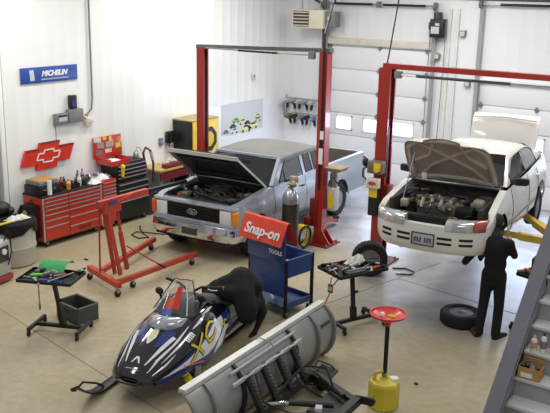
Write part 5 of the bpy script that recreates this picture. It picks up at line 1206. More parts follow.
small('drain_plug', 'white cap lying in the red drain bowl', 'cap', (-3.94, 7.95, 1.135), lambda m: m.ball((0, 0, .03), .032), white_plastic, ('cap_body', []))
small('floor_debris', 'small dark lump on the bare floor right of the yellow jug', 'debris', (-3.80, 8.72, 0), lambda m: m.ball((0, 0, .012), .03, (1, .8, .5)), black_plastic, ('lump', []))
small('floor_debris', 'small dark bolt on the floor beyond the tool tray', 'debris', (-10.64, 9.49, 0), lambda m: m.cyl((-.04, 0, .014), (.04, 0, .014), .014, n=8), gun_d, ('lump', []))
# ---------------------------------------------------------------- snowmobile
SB = thing('snowmobile', 'black, blue and white snowmobile with clear windshield parked beside the plow blade', 'snowmobile', (-6.43, 6.97, 0), .19, sc=1.03)
gloss_black = pm('gloss_black', (16, 16, 19), .1, var=.2, coat=1.)
sled_blue = pm('sled_blue', (34, 48, 118), .15, var=.06, coat=.9)
sled_white = pm('sled_white', (236, 236, 238), .15, var=.02, coat=.8)
sled_yel = pm('sled_yellow', (226, 206, 44), .3, var=.04)
TW = [(-.80, .14), (-.77, .22), (-.70, .30), (-.55, .37), (-.3, .45), (0, .50), (.3, .50), (.6, .46), (.95, .37), (1.2, .28)]
TZ0 = [(-.80, .33), (-.77, .30), (-.70, .28), (-.55, .28), (-.3, .29), (0, .28), (.3, .26), (.6, .27), (.95, .34), (1.2, .42)]
TZ1 = [(-.80, .37), (-.77, .41), (-.70, .46), (-.55, .54), (-.3, .66), (0, .77), (.3, .83), (.6, .82), (.95, .69), (1.2, .60)]
def sv(y, t, o=0.):
    w_, a, b = interp(TW, y), interp(TZ0, y), interp(TZ1, y); th = PI * (1 - t); n_ = 2.35
    c, s_ = math.cos(th), math.sin(th)
    x = (w_ + o) * math.copysign(abs(c) ** (2 / n_), c); z = a + (b - a + o) * abs(s_) ** (2 / n_)
    return V((x, y, z))
ys = frange(-.80, -.7, 4) + frange(-.65, 1.2, 18)
m = MB(); m.loft([[sv(y, t) for t in frange(0, 1, 26)] for y in ys], closed=False)
m._f([m.b.verts.new(sv(-.80, t)) for t in frange(0, 1, 12)])
sh = m.build('hood_shell', gloss_black, SB, 50)
m = MB(); m.loft([[V((interp(TW, y) * k, y, interp(TZ0, y) - .04 * (1 - k * k))) for k in (-1, -.6, 0, .6, 1)] for y in ys], closed=False); m.build('belly_pan', sled_blue, SB, 50)
def decal(name, segs, mat, o=.004, par=None, nt=4):
    """ribbon on the hood: (y, t0, t1) stations, resampled"""
    m = MB(); rows = []
    for (a, b_) in zip(segs, segs[1:]):
        for k in range(6):
            q = k / 6; y = lerp(a[0], b_[0], q); t0, t1 = lerp(a[1], b_[1], q), lerp(a[2], b_[2], q)
            rows.append([sv(y, lerp(t0, t1, i / nt), o) for i in range(nt + 1)])
    a = segs[-1]; rows.append([sv(a[0], lerp(a[1], a[2], i / nt), o) for i in range(nt + 1)])
    m.loft(rows, closed=False); return m.build(name, mat, par or sh, 60)
for s in (0, 1):
    f = (lambda t: t) if s else (lambda t: 1 - t)
    decal('blue_side', [(-.74, f(.99), f(.95)), (-.4, f(1.0), f(.89)), (.0, f(1.0), f(.84)), (.4, f(1.), f(.80)), (.8, f(1.), f(.80)), (1.1, f(1.), f(.78))], sled_blue, .003)
    decal('white_flash', [(-.62, f(.93), f(.925)), (-.2, f(.955), f(.90)), (.15, f(.965), f(.86)), (.5, f(.93), f(.80)), (.78, f(.86), f(.80))], sled_white, .006)
    decal('white_flash', [(.30, f(.985), f(.98)), (.55, f(.985), f(.93)), (.8, f(.955), f(.90)), (1.05, f(.97), f(.965))], sled_white, .006)
    for k, (ya, yb, tc) in enumerate(((-.55, .0, .745), (-.5, .05, .70), (.05, .42, .72), (.35, .75, .69), (-.70, -.35, .80))):
        decal('pinstripe', [(ya, f(tc), f(tc + .004)), ((ya + yb) / 2, f(tc - .012), f(tc + .012)), (yb, f(tc - .02), f(tc - .016))], sled_white, .006)
    decal('nose_blue', [(-.42, f(.59), f(.56)), (-.3, f(.63), f(.55)), (-.14, f(.65), f(.56))], sled_blue, .005)
    decal('nose_white', [(-.66, f(.615), f(.60)), (-.4, f(.655), f(.615)), (-.2, f(.675), f(.64))], sled_white, .007)
    decal('nose_stripe', [(-.72, f(.72), f(.71)), (-.55, f(.70), f(.67)), (-.3, f(.70), f(.69))], sled_white, .006)
decal('hood_crest', [(-.40, .495, .505), (-.3, .47, .53), (-.18, .485, .515)], sled_white, .007)
decal('hood_crest', [(-.33, .492, .508), (-.27, .486, .514), (-.21, .495, .505)], sled_yel, .009)
decal('nose_mark', [(-.66, .46, .475), (-.58, .485, .505), (-.66, .525, .54)], sled_white, .006)
decal('nose_mark', [(-.735, .40, .46), (-.725, .44, .56), (-.735, .54, .60)], light_grey, .006)
def stroke(name, pts, wt, mat, o, par):
    """letter stroke as (y, t) polyline of given width"""
    m = MB(); P = []
    for a, b_ in zip(pts, pts[1:]):
        for k in range(5): P.append((lerp(a[0], b_[0], k / 5), lerp(a[1], b_[1], k / 5)))
    P.append(pts[-1]); rows = []
    for i, p in enumerate(P):
        a, b_ = P[max(0, i - 1)], P[min(len(P) - 1, i + 1)]; d = V((b_[0] - a[0], (b_[1] - a[1]) * 1.6)); d = d.normalized() if d.length else V((1, 0))
        nx, nt_ = -d.y * wt / 2, d.x * wt / 2 / 1.6
        rows.append([sv(p[0] + nx, p[1] + nt_, o), sv(p[0], p[1], o), sv(p[0] - nx, p[1] - nt_, o)])
    m.loft(rows, closed=False); return m.build(name, mat, par, 60)
XS = [[(-.20, .955), (.16, .80)], [(-.10, .81), (.06, .945)]]
CS_ = [[(.50, .80), (.40, .775), (.28, .79), (.19, .84), (.22, .89), (.36, .885), (.48, .85)]]
for P in XS + CS_: stroke('letter_outline', P, .055, gloss_black, .009, sh)
for P in XS + CS_: stroke('xc_lettering', P, .032, sled_yel, .011, sh)
stroke('yellow_script', [(.66, .90), (.72, .86), (.76, .90), (.84, .86), (.90, .88)], .03, sled_yel, .008, sh)
for k in range(5): stroke('block_lettering', [(-.10 + k * .03, .785 - k * .002), (-.125 + k * .03, .745 - k * .002)], .022, sled_white, .008, sh)
# headlight
m = MB(); rows = []
for i in range(11):
    k = -1 + 2 * i / 10
    rows.append([V((k * .235, -.16 + .16 * k * k + dy, z - .05 * k * k)) for dy, z in ((-.015, .70), (-.035, .735), (-.01, .79), (.05, .825), (.12, .83), (.12, .70))])
m.loft(rows); hl_s = m.build('headlight', pm('sled_lens', (188, 192, 196), .1, metal=.3, var=.2, vs=20, coat=.8), SB, 50)
m = MB(); m.loft([[V((k * .19, -.205 + .10 * k * k, z)) for k in frange(-1, 1, 8)] for z in (.745, .755)], closed=False); m.build('lens_rib', chrome, hl_s)
# windshield
def smoked():
    m = pm('smoked_shield', (120, 128, 130), .05, var=.1, coat=.5, alpha=.32); return m
def wsP(k, l): return V((k * lerp(.30, .13, l), .02 + .34 * l + .20 * k * k * (1 - .3 * l), .80 + .36 * l - .02 * k * k))
m = MB(); m.loft([[wsP(k, l) for k in frange(-1, 1, 12)] for l in frange(0, 1, 6)], closed=False); ws_ = m.build('windshield', smoked(), SB, 60)
def wsr(name, pts, r, mat): m = MB(); m.tube([wsP(k, l) + V((0, -.004, .002)) for k, l in pts], r, 6); m.build(name, mat, ws_)
wsr('shield_edge', [(-1, 0), (-1, .6), (-.9, .95), (-.6, 1), (0, 1), (.6, 1), (.9, .95), (1, .6), (1, 0)], .006, black_plastic)
for s in (-1, 1): wsr('white_outline', [(s * .75, .02), (s * .72, .5), (s * .55, .92)], .007, sled_white)
wsr('white_outline', [(-.3, .15), (-.45, .6), (-.3, .93)], .004, sled_white)
m = MB(); m.loft([[wsP(k, l) + V((0, -.004, .001)) for k in frange(-.25, .45, 6)] for l in (.2, .4, .5)], closed=False); m.build('red_decal', pm('decal_red', (214, 58, 36), .4), ws_)
m = MB(); m.loft([[wsP(k, l) + V((0, -.004, .001)) for k in frange(.05 + .2 * (l - .5), .40 + .2 * (l - .5), 4)] for l in (.5, .65, .82)], closed=False); m.build('red_decal', pm('decal_red', (0, 0, 0)), ws_)
m = MB(); m.loft([[wsP(k, l) + V((0, -.005, .001)) for k in frange(-.3, .2, 5)] for l in (.03, .12, .2)], closed=False); m.build('blue_decal', pm('decal_blue2', (70, 90, 180), .4), ws_)
# dash pod, bars
m = MB(); m.loft([[V((k * w_, y, z - .10 * k * k)) for k in frange(-1, 1, 8)] for y, w_, z in ((.12, .26, .82), (.3, .30, .90), (.5, .28, .94), (.7, .22, .88), (.85, .17, .74))], closed=False); dash = m.build('dash_pod', black_plastic, SB, 50)
for s in (-1, 1):
    m = MB(); m.tube([(s * .12, .34, .93), (s * .15, .42, .95), (s * .20, .36, .90), (s * .23, .44, .90)], .008, 6); m.build('white_swirl', sled_white, dash)
    m = MB(); m.tube([(s * .05, .62, .93), (s * .16, .62, 1.0), (s * .34, .70, .99)], .016, 8); br = m.build('handlebar', black_metal, SB)
    m = MB(); m.cyl((s * .27, .665, .992), (s * .40, .73, .985), .021, n=10); m.build('grip', rubber, br)
    m = MB(); m.cyl((s * .40, .73, .985), (s * .415, .737, .985), .024, n=10); m.build('grip_end', red_chest, br)
    m = MB(); m.tube([(s * .24, .63, .99), (s * .30, .60, .98), (s * .37, .64, .98)], .007, 6); m.build('brake_lever', steel, br)
    m = MB(); m.ball((s * .30, .36, .96), .055, (1.1, .5, .9)); hm = m.build('rear_mirror', black_plastic, SB); 
    m = MB(); m.bar((s * .30, .37, .93), (s * .27, .38, .84), .025); m.build('mirror_stem', black_plastic, hm)
# seat
m = MB(); m.loft([[V((k * w_, y, z0 + (z1 - z0) * (1 - abs(k) ** 3.5))) for k in frange(-1, 1, 10)] for y, w_, z0, z1 in ((.78, .13, .60, .76), (.9, .16, .55, .78), (1.2, .18, .50, .70), (1.6, .19, .48, .68), (1.95, .18, .48, .70), (2.05, .15, .48, .62))], closed=False)
seat = m.build('seat', pm('seat_grey', (74, 74, 80), .7, var=.15), SB, 60)
m = MB(); m.loft([[V((k * w_, y, z)) for k in (-1, 1)] for y, w_, z in ((1.58, .192, .50), (1.95, .182, .5))], closed=False); m.build('seat_base', black_plastic, seat)
# tunnel, running boards, track, rear
m = MB(); m.prism([(.85, .30), (2.25, .30), (2.25, .44), (1.9, .50), (.85, .50)], 'X', -.20, .20); m.build('tunnel', pm('tunnel_alu', (178, 180, 178), .35, metal=.6, var=.06), SB, 0)
for s in (-1, 1):
    m = MB(); m.box((s * .30, 1.45, .29), (.19, 1.45, .02)); m.bar((s * .39, .8, .30), (s * .39, 2.15, .30), .02, .05); m.slab([(s * .205, .95, .32), (s * .205, 2.2, .32), (s * .205, 2.2, .46), (s * .205, 1.5, .49), (s * .205, 1.1, .48)], (s * .004, 0, 0)); rb = m.build('running_board', pm('tunnel_alu', (0, 0, 0)), SB, 0)
    m = MB(); m.bar((s * .40, .85, .33), (s * .40, 1.2, .40), .03, .03); m.build('toe_hold', black_metal, rb)
m = MB(); rows = [[(x, y, z) for x in (-.19, .19)] for y, z in [(.75, .16)] + [(.85 - .12 * math.sin(a), .15 - .13 * math.cos(a)) for a in frange(PI * .9, 0, 6)] + [(2.0, .02)] + [(2.05 + .15 * math.sin(a), .17 - .15 * math.cos(a)) for a in frange(0, PI, 8)] + [(.85, .29)]]
m.loft(rows, closed=False)
for k in range(14): m.box((0, .95 + k * .08, .012), (.36, .015, .024))
m.build('track', rubber, SB, 30)
m = MB(); m.tube([(-.2, 2.15, .42), (-.2, 2.34, .44), (.2, 2.34, .44), (.2, 2.15, .42)], .018, 8); m.build('rear_bumper', black_metal, SB)
m = MB(); m.quad((-.18, 2.27, .44), (.18, 2.27, .44), (.18, 2.36, .08), (-.18, 2.36, .08)); m.build('snow_flap', black_plastic, SB, 0)
m = MB(); m.tube([(-.2, -.72, .30), (-.12, -.86, .32), (.12, -.86, .32), (.2, -.72, .30)], .014, 8); m.build('front_bumper', black_metal, SB)
for s in (-1, 1):
    if s > 0:
        m = MB(); m.bar((.51, .15, .03), (.51, -.3, .03), .1, .03); m.build('ski_saddle', black_metal, SB, 0)
    if s < 0:
        m = MB(); rows = []
        for y, z, w_ in ((.32, .03, .05), (.2, .02, .06), (-.3, .02, .065), (-.7, .03, .065), (-.88, .08, .06), (-1.0, .17, .045), (-1.06, .235, .03)):
            rows.append([(s * .51 + k * w_, y, z + q) for k, q in ((-1, .015), (-1, 0), (1, 0), (1, .015), (.4, .028), (-.4, .028))])
        m.loft(rows); sk = m.build('ski', black_plastic, SB, 30)
        m = MB(); m.tube([(s * .51 - .03, -1.05, .23), (s * .51 - .03, -1.14, .25), (s * .51, -1.16, .25), (s * .51 + .03, -1.14, .25), (s * .51 + .03, -1.0, .29), (s * .51 + .03, -.75, .16), (s * .51 + .03, -.62, .06)], .014, 6); m.build('ski_loop', rubber, sk)
    m = MB(); m.bar((s * .51, -.15, .03), (s * .50, -.08, .30), .05, .07); m.build('spindle', steel, SB, 0)
    m = MB(); m.bar((s * .50, -.08, .14), (s * .20, -.12, .26), .03); m.bar((s * .50, -.06, .16), (s * .20, .12, .26), .03); m.build('control_arm', black_metal, SB, 0)
    m = MB(); m.cyl((s * .49, -.24, .13), (s * .34, -.30, .42), .018, n=10); sk_ = m.build('shock', steel, SB)
    m = MB(); a, b_ = V((s * .475, -.245, .17)), V((s * .36, -.29, .38)); P = []
    for k in range(61):
        q = k / 60; p = a.lerp(b_, q); an = q * 2 * PI * 7; P.append(p + V((.04 * math.cos(an), .042 * math.sin(an), .015 * math.cos(an))))
    m.tube(P, .010, 6); m.build('coil_spring', sled_yel, sk_)
    m = MB(); m.cyl((s * .482, -.243, .15), (s * .45, -.255, .21), .045, n=12); m.build('spring_seat', sled_yel, sk_)
# ---------------------------------------------------------------- snow plow
PWs = pm('plow_silver', (168, 170, 168), .4, metal=.35, var=.12, vs=3)
pw_dark = pm('plow_frame', (44, 42, 40), .5, metal=.2, var=.35, vs=8)
PA, PB = V((-5.06, 5.72, 0)), V((-5.22, 8.72, 0)); PL = (PB - PA).length
PW = thing('snow_plow', 'silver snow plow blade with dark push frame standing in the foreground', 'snow plow', PA.lerp(PB, .5), math.atan2((PB - PA).y, (PB - PA).x))
# local x along the blade; -y is the camera-side back of the blade
prof = [(.02, .0), (-.06, .06), (-.13, .16), (-.17, .28), (-.18, .40), (-.16, .52), (-.11, .63), (-.03, .72), (.03, .755)]
hl2 = PL / 2
m = MB(); m.loft([[(x, y, z) for y, z in prof] + [(x, y + .012, z) for y, z in prof[::-1]] for x in frange(-hl2, hl2, 12)]); bl = m.build('blade', PWs, PW, 50)
m = MB(); m.bar((-hl2, .0, .765), (hl2, .0, .765), .09, .05); m.build('top_lip', pm('lip_white', (214, 214, 210), .4, metal=.2, var=.05), bl, 0)
m = MB(); m.bar((-hl2, .03, .06), (hl2, .03, .06), .015, .13); m.build('cutting_edge', pw_dark, bl, 0)
for x in (-hl2, -hl2 * .78, -.64, .52, hl2 * .72, hl2):
    m = MB(); rows = []
    for y, z in prof: rows.append([(x - .02, y - .004, z), (x + .02, y - .004, z), (x + .02, y - .05, z - .005), (x - .02, y - .05, z - .005)])
    m.loft(rows); m.build('rib', pm('rib_grey', (140, 140, 136), .45, metal=.3, var=.15) if abs(x) > .7 else pw_dark, bl, 30)
text('maker_plate', 'WESTERN', .10, dark_grey, bl, (hl2 * .86, -.172, .52), (math.radians(102), 0, 0), .1) if 0 else None
m = MB(); m.box((hl2 * .87, -.168, .56), (.22, .012, .035), rx=-.25); m.build('name_strip', dark_grey, bl)
# trip spring gear along the back
m = MB(); m.bar((-.85, -.19, .60), (.62, -.19, .60), .035, .035); m.build('trip_rail', light_grey, PW, 0)
m = MB(); m.bar((-.80, -.12, .70), (.58, -.12, .70), .025, .025); m.build('trip_rail', light_grey, PW, 0)
for k, x in enumerate((-.6, -.28, .04, .36)):
    m = MB(); m.bar((x, -.20, .60), (x + .02, -.40, .20), .055, .05); br_ = m.build('trip_bar', pw_dark, PW, 0)
    m = MB(); a, b_ = V((x + .05, -.19, .62)), V((x + .10, -.38, .24)); P = []
    for q in frange(0, 1, 54): p = a.lerp(b_, q); an = q * 2 * PI * 9; P.append(p + V((.032 * math.cos(an), .022 * math.sin(an), .022 * math.sin(an))))
    m.tube(P, .008, 5); m.build('trip_spring', pm('spring_dark', (92, 88, 82), .45, metal=.4, var=.3), br_)
    m = MB(); m.cyl((x - .05, -.20, .60), (x + .12, -.20, .60), .022, n=8); m.build('pivot_pin', steel, br_)
m = MB(); m.bar((-.85, -.36, .18), (.70, -.36, .18), .09, .10); m.build('quadrant_beam', pw_dark, PW, 0)
tip = V((-.02, -1.20, .30))
for a in ((-.70, -.38, .18), (.60, -.38, .18)):
    m = MB(); m.bar(a, tip + V((a[0] * .30, .02, -.06)), .09, .10); m.build('frame_arm', pw_dark, PW, 0)
m = MB(); m.bar((-.28, -1.18, .25), (.24, -1.18, .25), .09, .09); m.build('cross_tube', pw_dark, PW, 0)
for x in (-.28, .24):
    m = MB(); m.bar((x, -1.14, .25), (x, -1.34, .27), .03, .09); m.lathe([(.02, -.02), (.05, -.02), (.05, .02), (.02, .02)], (x, -1.34, .27), 'X', 16); m.build('lug', pw_dark, PW, 30)
for s in (-1, 1):
    m = MB(); m.cyl((s * .12, -1.05, .30), (s * .38, -.62, .32), .035, n=12); rm = m.build('hydraulic_ram', pw_dark, PW)
    m = MB(); m.cyl((s * .38, -.62, .32), (s * .50, -.42, .30), .02, n=10); m.build('piston_rod', chrome, rm)
m = MB(); m.slab([(-.30, -.80, .22), (.26, -.80, .22), (.16, -1.16, .22), (-.2, -1.16, .22)], (0, 0, .02)); m.build('gusset_plate', pw_dark, PW, 0)
m = MB(); m.tube([(-.1, -.9, .34), (-.2, -.7, .48), (-.05, -.5, .50), (.15, -.45, .44), (.3, -.5, .34)], .014, 6); m.build('hydraulic_hose', rubber, PW)
m = MB(); m.tube([(.1, -.95, .34), (.25, -.75, .52), (.1, -.55, .56), (-.15, -.5, .48), (-.4, -.45, .34)], .014, 6); m.build('hydraulic_hose', rubber, PW)
m = MB(); m.tube([(-.5, -.25, .62), (-.65, -.45, .40), (-.55, -.8, .30), (-.36, -1.05, .28)], .012, 6); m.build('hydraulic_hose', rubber, PW)
m = MB(); m.box((-.34, -.98, .34), (.10, .08, .05), rz=.4, bev=.01); m.build('coupler_block', light_grey, PW)
m = MB(); m.tube([(-.02, -.2, .74), (-.03, -.14, .80), (-.03, .02, .82), (-.02, .08, .75)], .008, 6); m.build('hanger_hook', steel, PW)
for x, y in ((.62, -.50), (.86, -.46)):
    m = MB(); m.lathe([(.001, -.02), (.055, -.02), (.055, .02), (.001, .02)], (x, y, .055), 'X', 16); ck = m.build('dolly_caster', rubber, PW)
    m = MB(); m.box((x, y, .11), (.07, .06, .05)); m.build('fork', pw_dark, ck, 0)
m = MB(); m.slab([(.40, -.36, .13), (1.0, -.30, .13), (.95, -.56, .13), (.50, -.60, .13)], (0, 0, .02)); m.build('dolly_plate', pw_dark, PW, 0)
m = MB(); m.tube([(.7, -.3, .16), (.78, -.36, .3), (.9, -.46, .22), (.96, -.5, .15)], .01, 6); m.build('dolly_hose', rubber, PW)
t = thing('red_strap', 'thin red rod leaning from the snowmobile side onto the plow blade lip', 'strap', (-5.5, 6.5, 0))
m = MB(); m.cyl((.14, -.38, .80), (-.30, .45, .42), .009, n=8); m.build('rod', pm('rod_red', (190, 60, 60), .5), t)
m = MB(); m.ball((.14, -.38, .80), .016); m.build('rod_tip', steel, t)
# ---------------------------------------------------------------- people
def organic(name, segs, mat, parent, vox=.016, smooth=6, extra=None):
    """one continuous surface from tapered limbs: (p, q, r1, r2) or (p, r, scale)"""
    m = MB()
    for s in segs:
        if len(s) == 4:
            p, q, a, b_ = V(s[0]), V(s[1]), s[2], s[3]; d = (q - p); n = 6
            pts = [p + d * (i / n) for i in range(n + 1)]; rs = [lerp(a, b_, i / n) for i in range(n + 1)]
            m.tube(pts, rs, 12); m.ball(p, a * 1.0, n=12); m.ball(q, b_ * 1.0, n=12)
        else: m.ball(s[0], s[1], s[2], n=14, rz=s[3] if len(s) > 3 and isinstance(s[3], float) else 0) if len(s) == 3 else m.ball(s[0], s[1], s[2], 14, s[3], s[4])
    o = m.build(name + '_source', mat, None, 0)
    r = o.modifiers.new('r', 'REMESH'); r.mode = 'VOXEL'; r.voxel_size = vox
    sm = o.modifiers.new('s', 'SMOOTH'); sm.iterations = smooth; sm.factor = .5
    dg = bpy.context.evaluated_depsgraph_get(); dg.update()
    me = bpy.data.meshes.new_from_object(o.evaluated_get(dg)); old = o.data; bpy.data.objects.remove(o); bpy.data.meshes.remove(old)
    if extra:
        b = bmesh.new(); b.from_mesh(me); q = MB(); q.b.free(); q.b = b; extra(q); b.to_mesh(me); b.free()
    me.name = name; me.materials.clear(); me.materials.append(mat); me.polygons.foreach_set('use_smooth', [True] * len(me.polygons))
    o = bpy.data.objects.new(name, me); COL.objects.link(o); o.parent = parent; return o
def hand(m, w_, fdir, side, up=(0, 0, 1), curl=.5, g=0.):
    """palm with four bent fingers and a thumb off its side"""
    w_, f, s = V(w_), V(fdir).normalized(), V(side).normalized(); u = f.cross(s).normalized()
    m.tube([w_, w_ + f * .05, w_ + f * .085], [.028 + g, .036 + g, .032 + g], 10)
    for k, L in enumerate((.072, .082, .078, .06)):
        b0 = w_ + f * .08 + s * (-.03 + .02 * k); c = [b0]
        for j, q in enumerate((.45, .32, .23)):
            a = curl * (j + .6); c.append(c[-1] + (f * math.cos(a) - u * math.sin(a)) * L * q)
        m.tube(c, [.010 + g, .0095 + g, .0085 + g, .007 + g], 8)
    b0 = w_ + f * .03 - s * .03; m.tube([b0, b0 - s * .03 + f * .025, b0 - s * .035 + f * .058], [.012 + g, .011 + g, .009 + g], 8)
def shoe(name, p, fdir, mat, sole, par):
    """shoe: p = heel on the ground, fdir = toe direction"""
    f = V((fdir[0], fdir[1], 0)).normalized(); s = V((f.y, -f.x, 0)); m = MB(); rows = []
    for l, w_, h in ((-.01, .030, .09), (.03, .042, .115), (.09, .042, .11), (.15, .046, .075), (.22, .048, .055), (.27, .036, .04), (.285, .015, .03)):
        c = V(p) + f * l; rows.append([c + s * w_ * math.cos(a) + V((0, 0, .022 + (h - .022) * max(0, math.sin(a)))) for a in frange(0, PI, 8)])
    m.loft(rows, closed=False); o = m.build(name, mat, par, 60)
    m = MB(); rows = []
    for l, w_ in ((-.02, .03), (.03, .046), (.12, .044), (.2, .052), (.27, .042), (.295, .018)):
        c = V(p) + f * l; rows.append([c + s * w_, c - s * w_, c - s * w_ + V((0, 0, .026)), c + s * w_ + V((0, 0, .026))])
    m.loft(rows); m.build('sole', sole, o, 30); return o
hair_m = pm('dark_hair', (38, 28, 22), .7, var=.4, vs=40)
def head_segs(c, f, up, r=.098):
    """ellipsoid skull, jaw, nose and ears around centre c, facing f"""
    c, f, up = V(c), V(f).normalized(), V(up).normalized(); s = f.cross(up).normalized()
    return [(c + up * .02, r, (.92, .98, 1.08)), (c - up * .055 + f * .025, r * .72, (.95, 1, .95)), (c + f * .098 - up * .015, c + f * .112 - up * .03, .012, .015), (c + s * .092 - up * .01, .025, (.6, .6, 1.2)), (c - s * .092 - up * .01, .025, (.6, .6, 1.2)), (c + f * .085 - up * .062 + s * .018, c + f * .085 - up * .062 - s * .018, .012, .012)]
def eyes(par, c, f, up):
    c, f, up = V(c), V(f).normalized(), V(up).normalized(); s = f.cross(up).normalized()
    for k in (-1, 1): m = MB(); m.ball(c + f * .088 + s * k * .032 + up * .012, .012); m.build('eye', white_plastic, par)
def hair(par, c, f, up):
    c, f, up = V(c), V(f).normalized(), V(up).normalized()
    return organic('hair', [(c + up * .045 - f * .015, .100, (.98, 1., .95)), (c - f * .04 - up * .01, .085, (1, 1, 1.1))], hair_m, par, .014, 4)
# person under the white car, facing away into the wheel arch
P2 = thing('person', 'person in black jacket and trousers standing under the white car, arms raised', 'person', (-3.60, 10.70, 0), 0)
o2 = V((-3.60, 10.70, 0))
def L2(*a): return V(a) - o2
fx = V((-.25, .97, 0)); sx_ = V((.97, .25, 0))   # facing, right-hand side
hd2 = L2(-3.73, 11.0, 1.62)
hipR, hipL = V((.085, 0, .93)), V((-.085, 0, .93)); kR, kL = V((.10, .03, .50)), V((-.12, .02, .50)); aR, aL = V((.10, .0, .10)), V((-.13, -.06, .10))
shR, shL = V((.17, .02, 1.42)), V((-.19, -.02, 1.42)); eR, eL = V((.24, .06, 1.26)), V((-.38, -.16, 1.10)); wR, wL = V((.10, .26, 1.38)), V((-.36, .12, 1.20))
limbs = lambda g: [(hipR, kR, .085 * g, .058 * g), (kR, aR, .056 * g, .042 * g), (hipL, kL, .085 * g, .058 * g), (kL, aL, .056 * g, .042 * g)]
trunk = lambda g: [(V((0, 0, .95)), .145 * g, (1.12, .8, .9)), (V((0, .0, 1.12)), .13 * g, (1.12, .82, 1.2)), (V((-.01, .01, 1.30)), .15 * g, (1.15, .8, 1.1)), (shR, shL, .07 * g, .07 * g), (V((0, .0, 1.0)), V((-.01, .01, 1.34)), .125 * g, .14 * g)]
arms = lambda g: [(shR, eR, .058 * g, .045 * g), (eR, wR, .042 * g, .032 * g), (shL, eL, .058 * g, .045 * g), (eL, wL, .042 * g, .032 * g)]
nk = [(V((-.01, .02, 1.42)), hd2 - V((0, 0, .05)), .058, .055)]
bd2 = organic('body', limbs(.9) + trunk(.9) + arms(.9) + nk + head_segs(hd2, fx, (0, 0, 1)) + [(aR, aR + V((0, .12, -.05)), .04, .035), (aL, aL + V((0, .12, -.05)), .04, .035)], skin_m, P2, .014, 5,
    lambda m: (hand(m, wR, (wR - eR), (1, 0, 0)), hand(m, wL, (wL - eL), (1, 0, 0))))
eyes(bd2, hd2, fx, (0, 0, 1)); hair(P2, hd2, fx, (0, 0, 1))
jk = organic('jacket', trunk(1.12) + arms(1.18) + [(V((0, .0, .92)), V((0, 0, 1.0)), .16, .15), (V((-.01, .02, 1.44)), hd2 - V((.01, .06, .10)), .095, .088), (hd2 - V((0, .05, .09)), .10, (1, 1, .9))], black_cloth, P2, .015, 5)
m = MB(); m.tube([(.155 * math.cos(a) * 1.08, .125 * math.sin(a), .885) for a in frange(0, 2 * PI, 20)], .014, 6); m.build('jacket_hem', black_cloth, jk)
organic('trousers', [(hipR, kR, .098, .074), (kR, aR, .074, .068), (hipL, kL, .098, .074), (kL, aL, .074, .068), (V((0, 0, .92)), .15, (1.1, .85, .8)), (aR, aR - V((0, 0, .04)), .07, .07), (aL, aL - V((0, 0, .04)), .07, .07)], pm('black_trousers', (20, 21, 25), .9, var=.3, vs=10, bump=.3), P2, .015, 5)
brown = pm('boot_brown', (88, 66, 46), .6, var=.15)
shoe('boot', aR + V((0, -.05, -.10)), (.25, 1), black_plastic, rubber, P2); shoe('boot', aL + V((-.0, -.05, -.10)), (-.75, 1), brown, rubber, P2)
# person bending over the snowmobile seat
P1 = thing('person', 'person in black hooded jacket crouched bending low over the snowmobile seat', 'person', (-6.62, 8.75, 0), 0)
o1 = V((-6.62, 8.75, 0))
def L1(*a): return V(a) - o1
pel, che, nck, hd1 = L1(-6.78, 8.96, .66), L1(-6.46, 8.58, .82), L1(-6.30, 8.40, .70), L1(-6.18, 8.33, .54)
fd = (V(hd1) - V(nck)).normalized(); f1 = V((.35, -.45, -.82)).normalized(); up1 = V((.5, -.55, .45)).normalized()
rs, re_, rw = L1(-6.60, 8.38, .80), L1(-6.76, 8.16, .74), L1(-6.58, 8.04, .71); ls, le, lw = L1(-6.28, 8.66, .74), L1(-6.06, 8.56, .46), L1(-6.08, 8.42, .25)
hR, hL = pel + V((-.09, -.03, -.04)), pel + V((.09, .04, -.04)); kR, kL = L1(-6.86, 8.74, .36), L1(-6.46, 8.92, .22); aR, aL = L1(-7.02, 9.10, .12), L1(-6.66, 9.24, .13)
T = lambda g: [(pel, .15 * g, (1, .9, .9)), (pel, che, .14 * g, .165 * g), (che, .165 * g, (1, 1, .85)), (che, nck, .15 * g, .075 * g), (rs, ls, .08 * g, .08 * g)]
A = lambda g: [(rs, re_, .06 * g, .046 * g), (re_, rw, .044 * g, .033 * g), (ls, le, .06 * g, .046 * g), (le, lw, .044 * g, .033 * g)]
Lg = lambda g: [(hR, kR, .088 * g, .062 * g), (kR, aR, .058 * g, .043 * g), (hL, kL, .088 * g, .062 * g), (kL, aL, .058 * g, .043 * g)]
fdR, fdL = (aR - kR), (aL - kL)
bd1 = organic('body', T(.88) + A(.9) + Lg(.9) + [(nck, hd1, .06, .06)] + head_segs(hd1, f1, up1) + [(aR, aR + V((-.02, .06, -.06)), .04, .035), (aL, aL + V((-.02, .06, -.06)), .04, .035)], skin_m, P1, .014, 5,
    lambda m: (hand(m, rw, (rw - re_), (.7, .7, 0)), hand(m, lw, (lw - le), (.3, 1, 0), curl=.7)))
eyes(bd1, hd1, f1, up1); hair(P1, hd1, f1, up1)
jk = organic('jacket', A(1.3) + [(pel, che, .17, .205), (che, nck, .205, .17), (nck, hd1, .165, .155), (hd1, hd1 + V((.03, -.04, -.06)), .15, .135), (rs, che, .12, .18), (ls, che, .12, .18), (rs, ls, .12, .12), (re_, nck, .07, .15), (rs.lerp(re_, .5), pel, .10, .15), (ls.lerp(le, .6), hd1, .08, .12)], black_cloth, P1, .015, 22)
m = MB(); a = nck + V((-.02, .02, .08)); m.tube([a + V((-.1, -.04, -.02)), a + V((-.03, .08, .03)), a + V((.08, .08, -.01))], .03, 8); m.build('hood_fold', black_cloth, jk)
